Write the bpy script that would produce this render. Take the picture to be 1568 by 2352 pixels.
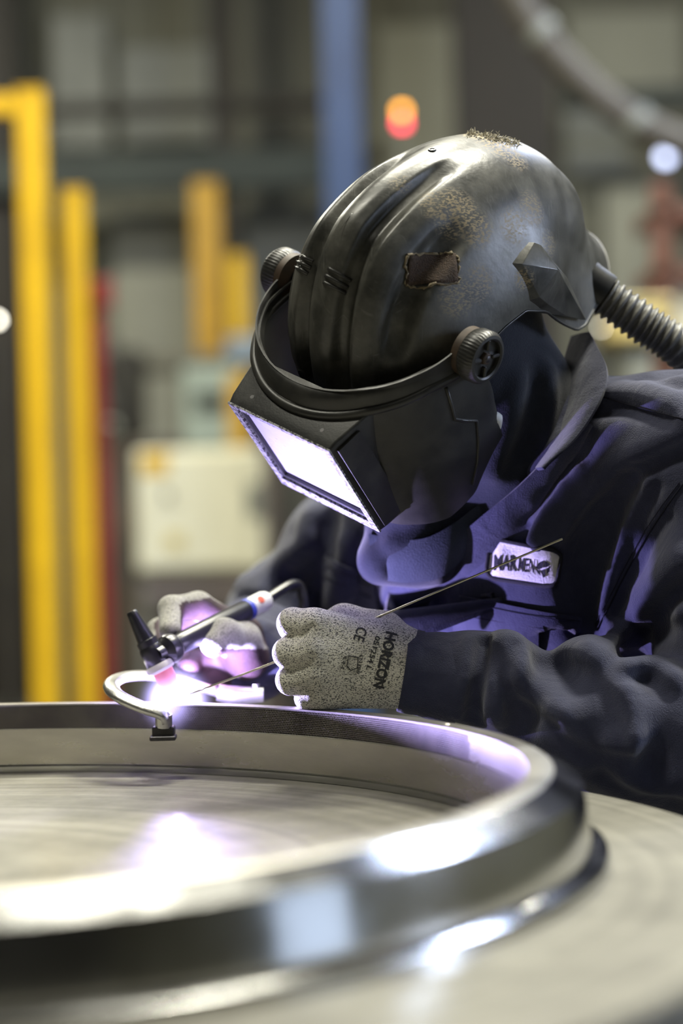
import bpy, math, random
import numpy as np
from mathutils import Vector, Matrix
from mathutils.bvhtree import BVHTree

for o in list(bpy.data.objects): bpy.data.objects.remove(o)
SC = bpy.context.scene
COL = SC.collection
random.seed(7); RNG = np.random.default_rng(7)

# ------------------------------------------------------------------ camera
F = 4800.0                         # focal length in pixels of the 1568 x 2352 frame
ZT = 1.08                          # height of the top of the steel ring
CAMP = np.array([0.0, 0.0, ZT + 0.232])
PITCH = math.atan((1083 - 1176) / F); ROLL = 0.0247
_f = np.array([0, math.cos(PITCH), math.sin(PITCH)])
_u0 = np.array([0, -math.sin(PITCH), math.cos(PITCH)]); _x0 = np.array([1.0, 0, 0])
CR = math.cos(ROLL) * _x0 - math.sin(ROLL) * _u0      # camera right
CU = math.sin(ROLL) * _x0 + math.cos(ROLL) * _u0      # camera up
CF = _f
def P(px, py, d):
    return CAMP + d * (CF + (px - 784) / F * CR - (py - 1176) / F * CU)
def PX(p):
    v = np.asarray(p) - CAMP; d = v @ CF
    return 784 + F * (v @ CR) / d, 1176 - F * (v @ CU) / d, d
cam = bpy.data.cameras.new('camera'); camo = bpy.data.objects.new('camera', cam); COL.objects.link(camo)
camo.matrix_world = Matrix(((CR[0], CU[0], -CF[0], CAMP[0]), (CR[1], CU[1], -CF[1], CAMP[1]), (CR[2], CU[2], -CF[2], CAMP[2]), (0, 0, 0, 1)))
cam.sensor_fit = 'VERTICAL'; cam.sensor_height = 36; cam.sensor_width = 24
cam.lens = F * 36 / 2352; cam.clip_start = .05; cam.clip_end = 100
cam.dof.use_dof = True; cam.dof.focus_distance = 2.03; cam.dof.aperture_fstop = 2.0
SC.camera = camo
SC.view_settings.view_transform = 'Standard'; SC.view_settings.look = 'None'
SC.view_settings.gamma = 1; SC.view_settings.use_curve_mapping = False
SC.view_settings.exposure = 0.0

# ------------------------------------------------------------------ world and hall lamps
W = bpy.data.worlds.new('world'); SC.world = W; W.use_nodes = True
W.node_tree.nodes['Background'].inputs[0].default_value = (.60, .62, .55, 1)
W.node_tree.nodes['Background'].inputs[1].default_value = 0.004
WARM, COOL = (1, .97, .82), (.62, .72, 1)
LAMPS = [(-1.3, 1.4, 115, WARM), (1.5, 2.7, 300, WARM), (0.0, 4.0, 250, WARM), (2.6, 6.2, 170, COOL), (-2.6, 8.6, 290, WARM), (2.6, 9.4, 110, WARM), (0.4, -2.6, 22, WARM)]
LAMPZ = 5.2
for i, (x, y, e, lc) in enumerate(LAMPS):
    L = bpy.data.lights.new('hall_lamp_light', 'AREA'); L.shape = 'RECTANGLE'; L.size = 1.2; L.size_y = .35
    L.energy = e; L.color = lc
    lo = bpy.data.objects.new('hall_lamp_light', L); COL.objects.link(lo); lo.location = (x, y, LAMPZ - .03)

# ------------------------------------------------------------------ helpers
def tag(o, label=None, cat=None, group=None, kind=None):
    if label: o['label'] = label
    if cat: o['category'] = cat
    if group: o['group'] = group
    if kind: o['kind'] = kind
    return o
def empty(name, loc, label=None, cat=None, group=None, kind=None):
    o = bpy.data.objects.new(name, None); o.empty_display_size = .05; COL.objects.link(o); o.location = Vector(loc)
    return tag(o, label, cat, group, kind)
def root_loc(o):
    v = Vector(o.location)
    while o.parent: o = o.parent; v = v + Vector(o.location)
    return v
def obj(name, verts, faces, mat, parent=None, smooth=True, sharp=None):
    """one mesh object from world-space vertices"""
    V = np.asarray(verts, dtype=float).reshape(-1, 3)
    if parent is not None: V = V - np.array(root_loc(parent))
    me = bpy.data.meshes.new(name)
    me.from_pydata(V.tolist(), [], [list(map(int, f)) for f in faces] if not isinstance(faces, np.ndarray) else faces.tolist())
    if smooth: me.polygons.foreach_set('use_smooth', [True] * len(me.polygons))
    if sharp: me.set_sharp_from_angle(angle=math.radians(sharp))
    me.update()
    o = bpy.data.objects.new(name, me); COL.objects.link(o)
    if mat: me.materials.append(mat)
    if parent is not None: o.parent = parent
    return o
class MB:
    def __init__(s): s.v = []; s.f = []; s.n = 0
    def add(s, v, f):
        v = np.asarray(v, float).reshape(-1, 3); s.v.append(v); s.f += [[int(i) + s.n for i in q] for q in f]; s.n += len(v); return s
    def build(s, name, mat, parent=None, smooth=True, sharp=35): return obj(name, np.concatenate(s.v), s.f, mat, parent, smooth, sharp)
def box_vf(c, size, R=None, bev=.0):
    """bevelled box"""
    c = np.asarray(c, float); h = np.asarray(size, float) / 2; b = min(bev, h.min() * .9)
    if b <= 0:
        v = np.array([[x, y, z] for x in (-1, 1) for y in (-1, 1) for z in (-1, 1)]) * h
        f = [(0, 1, 3, 2), (4, 6, 7, 5), (0, 4, 5, 1), (2, 3, 7, 6), (0, 2, 6, 4), (1, 5, 7, 3)]
    else:
        v = []; idx = {}
        for x in (-1, 1):
            for y in (-1, 1):
                for z in (-1, 1):
                    for a in range(3):
                        q = np.array([x, y, z]) * (h - b); q[a] += (x, y, z)[a] * b
                        idx[(x, y, z, a)] = len(v); v.append(q)
        v = np.array(v); f = []
        for a in range(3):
            o1, o2 = [i for i in range(3) if i != a]
            for s in (-1, 1):
                q = []
                for t1, t2 in ((-1, -1), (1, -1), (1, 1), (-1, 1)):
                    k = [0, 0, 0]; k[a] = s; k[o1] = t1; k[o2] = t2; q.append(idx[(*k, a)])
                f.append(q)
            for t1 in (-1, 1):
                for t2 in (-1, 1):
                    k0 = [0, 0, 0]; k0[a] = -1; k0[o1] = t1; k0[o2] = t2; k1 = list(k0); k1[a] = 1
                    f.append([idx[(*k0, o1)], idx[(*k1, o1)], idx[(*k1, o2)], idx[(*k0, o2)]])
        for x in (-1, 1):
            for y in (-1, 1):
                for z in (-1, 1): f.append([idx[(x, y, z, a)] for a in range(3)])
        cen = v.mean(0)
        for i, q in enumerate(f):
            p = v[q]; nn = np.cross(p[1] - p[0], p[2] - p[0])
            if nn @ (p.mean(0) - cen) < 0: f[i] = q[::-1]
    if R is not None: v = v @ np.asarray(R).T
    return v + c, f
def nrm(v): v = np.asarray(v, float); return v / np.linalg.norm(v)
def frame(z, ref=(0, 0, 1)):
    z = nrm(z); x = np.cross(ref, z)
    if np.linalg.norm(x) < 1e-4: x = np.cross((1, 0, 0), z)
    x = nrm(x); return np.stack([x, np.cross(z, x), z], 1)
def tube_vf(pts, r, n=12, cap=True, flat=None):
    """tube along a polyline; flat = (a, b) elliptical section in frame axes"""
    pts = np.asarray(pts, float); m = len(pts); r = np.broadcast_to(np.asarray(r, float), (m,))
    T = np.gradient(pts, axis=0); T /= np.linalg.norm(T, axis=1)[:, None]
    x = frame(T[0])[:, 0]; V = []
    for i in range(m):
        x = nrm(x - T[i] * (x @ T[i])); y = np.cross(T[i], x)
        a = np.linspace(0, 2 * np.pi, n, endpoint=False)
        sx, sy = flat if flat else (1, 1)
        V.append(pts[i] + r[i] * (sx * np.cos(a)[:, None] * x + sy * np.sin(a)[:, None] * y))
    V = np.concatenate(V); f = []
    for i in range(m - 1):
        for j in range(n):
            k = (j + 1) % n; f.append((i * n + j, i * n + k, (i + 1) * n + k, (i + 1) * n + j))
    if cap: f.append(list(range(n))[::-1]); f.append([(m - 1) * n + j for j in range(n)])
    return V, f
def smooth_path(pts, n=8):
    """Catmull-Rom resampling"""
    p = np.asarray(pts, float); p = np.concatenate([[2 * p[0] - p[1]], p, [2 * p[-1] - p[-2]]]); out = []
    for i in range(1, len(p) - 2):
        for t in np.linspace(0, 1, n, endpoint=False):
            out.append(.5 * (2 * p[i] + (p[i + 1] - p[i - 1]) * t + (2 * p[i - 1] - 5 * p[i] + 4 * p[i + 1] - p[i + 2]) * t * t + (3 * p[i] - p[i - 1] - 3 * p[i + 1] + p[i + 2]) * t ** 3))
    out.append(p[-2]); return np.array(out)
def lathe_vf(prof, c, axis=(0, 0, 1), n=48, a0=0, a1=2 * math.pi, closed=False):
    """prof = [(r, t)...] turned about axis through c"""
    R = frame(axis); full = abs(a1 - a0 - 2 * math.pi) < 1e-6
    a = np.linspace(a0, a1, n, endpoint=not full); m = len(prof); V = []
    for r, t in prof:
        V.append(np.asarray(c) + r * (np.cos(a)[:, None] * R[:, 0] + np.sin(a)[:, None] * R[:, 1]) + t * R[:, 2])
    V = np.concatenate(V); f = []; na = len(a)
    rows = range(m) if closed else range(m - 1)
    for i in rows:
        i2 = (i + 1) % m
        for j in range(na if full else na - 1):
            k = (j + 1) % na; f.append((i * na + j, i * na + k, i2 * na + k, i2 * na + j))
    return V, f
def lathe(name, prof, c, mat, parent=None, axis=(0, 0, 1), n=48, sharp=30, **k):
    V, f = lathe_vf(prof, c, axis, n, **k); return obj(name, V, f, mat, parent, True, sharp)
def box(name, c, size, mat, parent=None, R=None, bev=.004):
    V, f = box_vf(c, size, R, bev); return obj(name, V, f, mat, parent, False)
def tube(name, pts, r, mat, parent=None, n=12, sm=0, **k):
    if sm:
        if np.ndim(r): r = np.interp(np.linspace(0, len(pts) - 1, (len(pts) - 1) * sm + 1), np.arange(len(pts)), r)
        pts = smooth_path(pts, sm)
    V, f = tube_vf(pts, r, n, **k); return obj(name, V, f, mat, parent, True, 50)
def grid_faces(nu, nv, wrap=False):
    f = []
    for i in range(nu - 1):
        for j in range(nv if wrap else nv - 1):
            k = (j + 1) % nv; f.append((i * nv + j, i * nv + k, (i + 1) * nv + k, (i + 1) * nv + j))
    return f
def solid_grid(V, th, Nrm=None):
    """thick sheet from a (nu, nv, 3) grid; second skin offset by th against the normals"""
    nu, nv, _ = V.shape
    if Nrm is None:
        du = np.gradient(V, axis=0); dv = np.gradient(V, axis=1); Nrm = np.cross(du, dv); Nrm /= np.linalg.norm(Nrm, axis=2)[..., None] + 1e-12
    A = V.reshape(-1, 3); B = (V - Nrm * th).reshape(-1, 3); n = len(A); f = grid_faces(nu, nv); f += [tuple(i + n for i in q[::-1]) for q in f[:]]
    idx = np.arange(n).reshape(nu, nv)
    loop = list(idx[0, :]) + list(idx[1:, -1]) + list(idx[-1, -2::-1]) + list(idx[-2:0:-1, 0])
    for i in range(len(loop)):
        a, b = loop[i], loop[(i + 1) % len(loop)]; f.append((b, a, a + n, b + n))
    return np.concatenate([A, B]), f

# ------------------------------------------------------------------ signed-distance modelling (surface nets)
class SDF:
    def __init__(s, lo, hi, h):
        s.lo = np.asarray(lo, float); s.h = h; s.n = np.ceil((np.asarray(hi, float) - s.lo) / h).astype(int) + 1
        s.f = np.full(s.n, 1.0, np.float32); s.ax = [s.lo[i] + h * np.arange(s.n[i]) for i in range(3)]
    def sub(s, lo, hi):
        sl = []; g = []
        for i in range(3):
            a = max(0, int((lo[i] - s.lo[i]) / s.h)); b = min(s.n[i], int((hi[i] - s.lo[i]) / s.h) + 2)
            if b - a < 1: return None, None
            sl.append(slice(a, b)); g.append(s.ax[i][a:b])
        X, Y, Z = np.meshgrid(*g, indexing='ij'); return tuple(sl), np.stack([X, Y, Z], -1).astype(np.float32)
    def comb(s, sl, d, k, mode='+'):
        a = s.f[sl]
        if mode == '-': a, d = -a, d
        if k > 0:
            hh = np.clip(.5 + .5 * (d - a) / k, 0, 1); r = d * (1 - hh) + a * hh - k * hh * (1 - hh)
        else: r = np.minimum(a, d)
        s.f[sl] = -r if mode == '-' else r
    def cap(s, a, b, ra, rb=None, k=.01, sq=None, mode='+'):
        """tapered capsule; sq = (axis, factor): squash so the extent along axis is factor * r"""
        rb = ra if rb is None else rb; a = np.asarray(a, np.float32); b = np.asarray(b, np.float32); R = max(ra, rb) * 1.3 + k + 4 * s.h
        sl, X = s.sub(np.minimum(a, b) - R, np.maximum(a, b) + R)
        if sl is None: return s
        w = X - a; ba = b - a
        if sq:
            e = nrm(sq[0]).astype(np.float32); q = 1 / sq[1] - 1
            w = w + (w @ e)[..., None] * e * q; ba = ba + (ba @ e) * e * q
        t = np.clip((w @ ba) / max(float(ba @ ba), 1e-9), 0, 1)
        d = np.linalg.norm(w - t[..., None] * ba, axis=-1) - (ra + (rb - ra) * t)
        if sq: d = d * (.5 + .5 * sq[1])
        s.comb(sl, d, k, mode); return s
    def chain(s, pts, rs, k=.01, kin=None, sq=None):
        for i in range(len(pts) - 1): s.cap(pts[i], pts[i + 1], rs[i], rs[i + 1], k, sq)
        return s
    def ell(s, c, R, rad, k=.01, mode='+'):
        c = np.asarray(c, np.float32); rad = np.asarray(rad, np.float32); m = rad.max() + k + 4 * s.h
        sl, X = s.sub(c - m, c + m)
        if sl is None: return s
        w = (X - c) @ np.asarray(R, np.float32) / rad; q = np.linalg.norm(w, axis=-1); g = np.linalg.norm(w / rad, axis=-1) + 1e-9
        s.comb(sl, q * (q - 1) / g, k, mode); return s
    def dist_poly(s, X, pts):
        D = None
        for a, b in zip(pts[:-1], pts[1:]):
            a = np.asarray(a, np.float32); ba = np.asarray(b, np.float32) - a; w = X - a
            t = np.clip((w @ ba) / max(float(ba @ ba), 1e-9), 0, 1); d = ((w - t[..., None] * ba) ** 2).sum(-1)
            D = d if D is None else np.minimum(D, d)
        return np.sqrt(D)
    def fold(s, pts, amp, w):
        """raise (amp > 0) or sink the skin along a line by a smooth bump of width w"""
        pts = np.asarray(pts, float); sl, X = s.sub(pts.min(0) - 2.6 * w, pts.max(0) + 2.6 * w)
        if sl is None: return s
        s.f[sl] -= amp * np.exp(-(s.dist_poly(X, pts) / w) ** 2); return s
    def val(s, p):
        q = (np.asarray(p) - s.lo) / s.h; i = np.clip(np.floor(q).astype(int), 0, s.n - 2); t = q - i; r = 0
        for dx in (0, 1):
            for dy in (0, 1):
                for dz in (0, 1):
                    wgt = (t[..., 0] if dx else 1 - t[..., 0]) * (t[..., 1] if dy else 1 - t[..., 1]) * (t[..., 2] if dz else 1 - t[..., 2])
                    r = r + wgt * s.f[i[..., 0] + dx, i[..., 1] + dy, i[..., 2] + dz]
        return r
    def hit(s, px, py, d0=1.6, d1=2.9):
        """where the line of sight through a pixel meets the skin"""
        d = np.arange(d0, d1, s.h * .5); pts = np.array([P(px, py, q) for q in d])
        ok = ((pts > s.lo) & (pts < s.lo + s.h * (s.n - 1))).all(1); v = np.where(ok, s.val(pts), 1)
        i = np.argmax(v < 0)
        return pts[i] if v[i] < 0 else None
    def pfold(s, pix, amp, w):
        pts = [s.hit(*p) for p in pix]; pts = [p for p in pts if p is not None]
        if len(pts) > 1: s.fold(smooth_path(pts, 3) if len(pts) > 2 else pts, amp, w)
        return s
    def mesh(s, it=1):
        f = s.f; sg = f < 0; n = np.array(f.shape)
        c = np.zeros(n - 1, int)
        for dx in (0, 1):
            for dy in (0, 1):
                for dz in (0, 1): c += sg[dx:n[0] - 1 + dx, dy:n[1] - 1 + dy, dz:n[2] - 1 + dz]
        act = np.argwhere((c > 0) & (c < 8)); ids = -np.ones(n - 1, int); ids[tuple(act.T)] = np.arange(len(act))
        acc = np.zeros((len(act), 3)); cnt = np.zeros(len(act))
        cor = [(x, y, z) for x in (0, 1) for y in (0, 1) for z in (0, 1)]
        for a in cor:
            for b in cor:
                if sum(abs(i - j) for i, j in zip(a, b)) == 1 and a < b:
                    va = f[tuple((act + a).T)]; vb = f[tuple((act + b).T)]; m = (va < 0) != (vb < 0)
                    t = np.where(m, va / np.where(m, va - vb, 1), 0)
                    acc[m] += (np.array(a) + t[:, None] * (np.array(b) - np.array(a)))[m]; cnt += m
        V = act + acc / cnt[:, None]; V = V * s.h + s.lo
        Q = []
        for ax in range(3):
            o1, o2 = [(1, 2), (2, 0), (0, 1)][ax]
            sl0 = [slice(None)] * 3; sl1 = [slice(None)] * 3; sl0[ax] = slice(0, -1); sl1[ax] = slice(1, None)
            A = sg[tuple(sl0)]; B = sg[tuple(sl1)]; e = np.argwhere(A != B)
            e = e[(e[:, o1] > 0) & (e[:, o2] > 0) & (e[:, o1] < n[o1] - 1) & (e[:, o2] < n[o2] - 1)]
            flip = A[tuple(e.T)]
            q = []
            for d1, d2 in ((-1, -1), (0, -1), (0, 0), (-1, 0)):
                k = e.copy(); k[:, o1] += d1; k[:, o2] += d2; q.append(ids[tuple(k.T)])
            q = np.stack(q, 1); q[~flip] = q[~flip][:, ::-1]; Q.append(q)
        Q = np.concatenate(Q)
        for _ in range(it):                       # light relaxation
            S = np.zeros_like(V); N = np.zeros(len(V))
            for j in range(4):
                a, b = Q[:, j], Q[:, (j + 1) % 4]
                np.add.at(S, a, V[b]); np.add.at(S, b, V[a]); np.add.at(N, a, 1); np.add.at(N, b, 1)
            V = V * .5 + .5 * S / N[:, None]
        return V, Q
def bvh_of(V, Q): return BVHTree.FromPolygons([Vector(v) for v in V], [tuple(map(int, q)) for q in Q])
def cam_hit(bvh, px, py):
    d = nrm(P(px, py, 1) - CAMP); h = bvh.ray_cast(Vector(CAMP), Vector(d))
    return (np.array(h[0]), np.array(h[1])) if h[0] is not None else (None, None)
def snap(bvh, p, off=.001, view=True):
    """put a point on a skin, along the line of sight or to the nearest place, lifted by off"""
    p = np.asarray(p, float)
    if view:
        d = nrm(p - CAMP); h = bvh.ray_cast(Vector(CAMP), Vector(d))
        if h[0] is not None:
            n = np.array(h[1]); n = n if n @ d < 0 else -n
            return np.array(h[0]) + n * off
    h = bvh.find_nearest(Vector(p)); n = np.array(h[1]); return np.array(h[0]) + n * off
def quad_on(bvh, c, nu, nv, off, bulge=0):
    """grid over a skin between four pixel corners (tl, tr, br, bl)"""
    c = [np.asarray(q, float) for q in c]; G = np.zeros((nu, nv, 3))
    for i, a in enumerate(np.linspace(0, 1, nu)):
        for j, b in enumerate(np.linspace(0, 1, nv)):
            q = (c[0] * (1 - b) + c[1] * b) * (1 - a) + (c[3] * (1 - b) + c[2] * b) * a
            G[i, j] = snap(bvh, P(q[0], q[1], 2.0), off + bulge * math.sin(math.pi * a) * math.sin(math.pi * b))
    return G
def strip_on(bvh, pix, w, off=.0012, n=8):
    """narrow ribbon on a skin along pixels, width in metres"""
    q = smooth_path(np.array(pix, float), n); pts = np.array([snap(bvh, P(x, y, 2.0), off) for x, y in q]); return pts
def text_vf(body, size=1.0, bold=0.0, shear=0.0):
    cu = bpy.data.curves.new('t', 'FONT'); cu.body = body; cu.size = size; cu.offset = bold; cu.shear = shear; cu.resolution_u = 3
    ob = bpy.data.objects.new('t', cu); COL.objects.link(ob); dg = bpy.context.evaluated_depsgraph_get()
    me = ob.evaluated_get(dg).to_mesh(); V = np.array([v.co[:] for v in me.vertices]); f = [tuple(p.vertices) for p in me.polygons]
    ob.evaluated_get(dg).to_mesh_clear(); bpy.data.objects.remove(ob); return V, f
def decal(bvh, V2, f, org, ex, ey, off=.0008):
    """map flat lettering (x, y) to pixels org + x*ex + y*ey and lay it on a skin"""
    org, ex, ey = (np.asarray(a, float) for a in (org, ex, ey)); out = []
    for v in V2:
        q = org + v[0] * ex + v[1] * ey; out.append(snap(bvh, P(q[0], q[1], 2.0), off))
    return np.array(out), f

# ------------------------------------------------------------------ materials
def mat(name, col, rough=.5, metal=0.0, col2=None, nscale=8, ramp=(.35, .65), bump=0, bscale=200, detail=4, spec=.5, rough2=None, coat=0, sheen=0, stretch=(1, 1, 1), emit=None, estr=0):
    m = bpy.data.materials.new(name); m.use_nodes = True; nt = m.node_tree; N = nt.nodes; b = N['Principled BSDF']
    b.inputs['Base Color'].default_value = (*col, 1); b.inputs['Roughness'].default_value = rough; b.inputs['Metallic'].default_value = metal
    b.inputs['Specular IOR Level'].default_value = spec; b.inputs['Coat Weight'].default_value = coat; b.inputs['Sheen Weight'].default_value = sheen
    if emit: b.inputs['Emission Color'].default_value = (*emit, 1); b.inputs['Emission Strength'].default_value = estr
    tc = N.new('ShaderNodeTexCoord'); mp = N.new('ShaderNodeMapping'); mp.inputs['Scale'].default_value = stretch
    nt.links.new(tc.outputs['Object'], mp.inputs['Vector'])
    if col2 or rough2 is not None:
        nz = N.new('ShaderNodeTexNoise'); nz.inputs['Scale'].default_value = nscale; nz.inputs['Detail'].default_value = detail; nz.inputs['Roughness'].default_value = .65
        nt.links.new(mp.outputs[0], nz.inputs['Vector'])
        rp = N.new('ShaderNodeMapRange'); rp.inputs[1].default_value = ramp[0]; rp.inputs[2].default_value = ramp[1]; nt.links.new(nz.outputs[0], rp.inputs[0])
        if col2:
            mx = N.new('ShaderNodeMix'); mx.data_type = 'RGBA'; mx.inputs[6].default_value = (*col, 1); mx.inputs[7].default_value = (*col2, 1)
            nt.links.new(rp.outputs[0], mx.inputs[0]); nt.links.new(mx.outputs[2], b.inputs['Base Color'])
        if rough2 is not None:
            mr = N.new('ShaderNodeMapRange'); mr.inputs[3].default_value = rough; mr.inputs[4].default_value = rough2
            nt.links.new(rp.outputs[0], mr.inputs[0]); nt.links.new(mr.outputs[0], b.inputs['Roughness'])
    if bump:
        n2 = N.new('ShaderNodeTexNoise'); n2.inputs['Scale'].default_value = bscale; n2.inputs['Detail'].default_value = 2; nt.links.new(mp.outputs[0], n2.inputs['Vector'])
        bp = N.new('ShaderNodeBump'); bp.inputs['Strength'].default_value = bump; bp.inputs['Distance'].default_value = .002
        nt.links.new(n2.outputs[0], bp.inputs['Height']); nt.links.new(bp.outputs[0], b.inputs['Normal'])
    return m
M = {}
M['steel'] = mat('machined_steel', (.58, .56, .51), .28, 1, (.50, .48, .43), 14, (.3, .7), .05, 300, rough2=.36)
M['steel_polish'] = mat('polished_steel', (.44, .44, .43), .12, 1, (.45, .45, .44), 10, rough2=.20)
M['steel_inner'] = mat('ground_steel', (.50, .48, .43), .24, 1, (.40, .38, .34), 9, (.3, .75), .05, 250, rough2=.34, stretch=(1, 1, 4))
M['steel_band'] = mat('bright_ground_steel', (.42, .405, .36), .34, 1, (.37, .355, .315), 20, rough2=.45)
M['honey'] = mat('honeycomb_foil', (.30, .28, .26), .45, .9, (.22, .2, .2), 30)
M['honey_shade'] = mat('shaded_honeycomb_cell', (.035, .032, .034), .6, .5)  # cell floors; the shade of the recess is put into this colour
M['scorch'] = mat('heat_tinted_steel', (.05, .045, .06), .35, .8)
M['alu'] = mat('cast_aluminium', (.62, .61, .58), .36, 1, (.5, .5, .48), 60, bump=.15, bscale=400)
M['dark_iron'] = mat('dark_iron', (.09, .085, .09), .45, .9, (.05, .05, .05), 30)
M['navy'] = mat('navy_twill', (.031, .034, .068), .88, 0, (.048, .051, .090), 22, (.35, .7), .55, 900, spec=.2, sheen=.25, detail=6)
def add_wrinkle(m, scale, dist, strength=.6):
    nt = m.node_tree; N = nt.nodes; b = N['Principled BSDF']; old = b.inputs['Normal'].links[0].from_node
    nz = N.new('ShaderNodeTexNoise'); nz.inputs['Scale'].default_value = scale; nz.inputs['Detail'].default_value = 3; nz.inputs['Distortion'].default_value = .8
    tc = N.new('ShaderNodeTexCoord'); mp = N.new('ShaderNodeMapping'); mp.inputs['Rotation'].default_value = (.4, .2, .9); mp.inputs['Scale'].default_value = (1, 1.6, .8); nt.links.new(tc.outputs['Object'], mp.inputs[0]); nt.links.new(mp.outputs[0], nz.inputs['Vector'])
    bp = N.new('ShaderNodeBump'); bp.inputs['Strength'].default_value = strength; bp.inputs['Distance'].default_value = dist
    nt.links.new(nz.outputs[0], bp.inputs['Height']); nt.links.new(old.outputs[0], bp.inputs['Normal']); nt.links.new(bp.outputs[0], b.inputs['Normal'])
add_wrinkle(M['navy'], 20, .010, .30)
M['navy_dark'] = mat('navy_stitching', (.016, .016, .026), .9, 0, bump=.3, bscale=700, spec=.15)
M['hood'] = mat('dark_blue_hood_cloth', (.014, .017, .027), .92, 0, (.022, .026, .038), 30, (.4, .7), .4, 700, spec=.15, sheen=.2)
M['skin'] = mat('skin', (.42, .22, .15), .5, 0, (.36, .17, .11), 40)
M['black_rubber'] = mat('black_rubber', (.018, .018, .019), .48, 0, (.03, .03, .03), 60, bump=.1)
M['black_plastic'] = mat('satin_black_plastic', (.020, .020, .019), .36, 0, (.040, .039, .034), 26, (.4, .75), .05, 500, rough2=.5)
M['torch_blk'] = mat('torch_black', (.014, .014, .017), .30, 0, (.02, .02, .024), 60)
M['ceramic'] = mat('white_ceramic', (.75, .72, .70), .35)
M['cup'] = mat('pink_alumina_cup', (.80, .22, .24), .42)
M['label_white'] = mat('white_label', (.7, .7, .7), .5)
M['label_red'] = mat('red_mark', (.5, .06, .03), .5)
M['label_blue'] = mat('blue_band', (.05, .07, .45), .5)
M['print'] = mat('grey_print', (.030, .031, .034), .8)
M['rod'] = mat('filler_rod_wire', (.55, .52, .40), .35, 1)
M['tungsten'] = mat('tungsten', (.5, .5, .5), .3, 1)

# ------------------------------------------------------------------ hall (setting)
M['floor'] = mat('concrete_floor', (.075, .072, .064), .45, 0, (.05, .048, .042), 1.2, bump=.1, bscale=60, rough2=.65)
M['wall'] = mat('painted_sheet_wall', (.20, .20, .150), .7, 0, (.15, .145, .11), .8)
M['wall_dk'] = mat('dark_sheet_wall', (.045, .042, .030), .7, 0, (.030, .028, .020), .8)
M['panel'] = mat('pale_wall_panel', (.36, .36, .285), .7, 0, (.30, .30, .24), 1.5)
M['brown'] = mat('dark_brown_steel', (.018, .013, .007), .6, 0, (.012, .009, .005), 3)
M['teal'] = mat('dark_teal_steel', (.030, .042, .036), .6, 0, (.022, .03, .026), 3)
M['blue'] = mat('blue_painted_steel', (.040, .085, .21), .45, 0, (.03, .065, .17), 4)
M['yellow'] = mat('yellow_painted_steel', (.72, .44, .012), .42, 0, (.60, .36, .012), 6)
M['orange'] = mat('amber_painted_steel', (.55, .32, .03), .5, 0, (.45, .26, .03), 6)
M['red'] = mat('red_painted_steel', (.28, .020, .018), .45, 0, (.2, .015, .013), 6)
M['cream'] = mat('cream_enamel', (.84, .82, .63), .42, 0, (.76, .74, .56), 4)
M['grey'] = mat('grey_enamel', (.24, .25, .22), .5, 0, (.18, .19, .165), 5)
M['greygreen'] = mat('grey_green_enamel', (.33, .39, .33), .5, 0, (.28, .33, .28), 5)
M['black'] = mat('black_machine', (.018, .017, .015), .5, 0, (.03, .028, .022), 8)
M['rust'] = mat('red_brown_paint', (.17, .065, .035), .6, 0, (.12, .05, .03), 5)
M['glass'] = mat('dark_glass', (.05, .06, .055), .1)
def structure(o): o['kind'] = 'structure'; return o
XL, XR, YB, YF, HZ = -5.2, 6.0, -6.0, 13.0, 6.4
structure(box('floor', ((XL + XR) / 2, (YB + YF) / 2, -.05), (XR - XL, YF - YB, .1), M['floor'], bev=0))
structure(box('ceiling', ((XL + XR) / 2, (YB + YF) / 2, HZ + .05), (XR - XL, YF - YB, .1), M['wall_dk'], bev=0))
def rib_wall(name, a, b, z0, z1, m, pitch=.30, depth=.035):
    """trapezoidal sheet wall from a to b (plan points)"""
    a = np.array([*a, 0.0]); b = np.array([*b, 0.0]); L = np.linalg.norm(b - a); t = (b - a) / L; nn = np.array([-t[1], t[0], 0]); s = []; x = 0
    while x < L:
        for dx, dd in ((0, 0), (.45 * pitch, 0), (.55 * pitch, depth), (.9 * pitch, depth)):
            if x + dx < L: s.append((x + dx, dd))
        x += pitch
    s.append((L, 0)); V = []
    for z in (z0, z1): V += [a + t * q + nn * d + np.array([0, 0, z]) for q, d in s]
    V2 = [v - nn * .06 for v in V]; n = len(s); f = []
    for i in range(n - 1): f += [(i, i + 1, n + i + 1, n + i), (2 * n + i, 3 * n + i, 3 * n + i + 1, 2 * n + i + 1)]
    return structure(obj(name, V + V2, f, m, None, False))
rib_wall('wall_back', (XR, YF), (XL, YF), 0, HZ, M['wall'])
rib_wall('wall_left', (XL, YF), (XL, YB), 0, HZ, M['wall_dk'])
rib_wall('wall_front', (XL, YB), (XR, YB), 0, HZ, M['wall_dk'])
rib_wall('wall_right', (XR, YB), (XR, YF), 0, HZ, M['wall'])
M['daylight'] = mat('daylit_door_glass', (.5, .6, .8), .4, emit=(.62, .75, 1.0), estr=1.7)
def window(name, yc, w, z0, z1, rows, mt):
    wn = empty(name, (XR - .06, yc, z0)); wn['kind'] = 'structure'; hz = (z1 - z0) / rows
    for k in range(rows): box('pane', (XR - .07, yc, z0 + hz * (k + .5)), (.02, w, hz - .08), mt, wn, bev=0)
    for s_ in (-1, 1): box('jamb', (XR - .07, yc + s_ * (w / 2 + .05), (z0 + z1) / 2), (.07, .1, z1 - z0 + .1), M['grey'], wn)
    for k in range(rows + 1): box('rail', (XR - .07, yc, z0 + hz * k), (.07, w, .1), M['grey'], wn)
window('window_1', -.5, 1.5, .15, 3.5, 2, M['daylight'])
M['daylight_sky'] = mat('sky_window_glass', (.5, .6, .8), .4, emit=(.66, .76, 1.0), estr=68)
window('window_2', 2.05, .75, 2.0, 3.3, 2, M['daylight_sky'])
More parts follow.
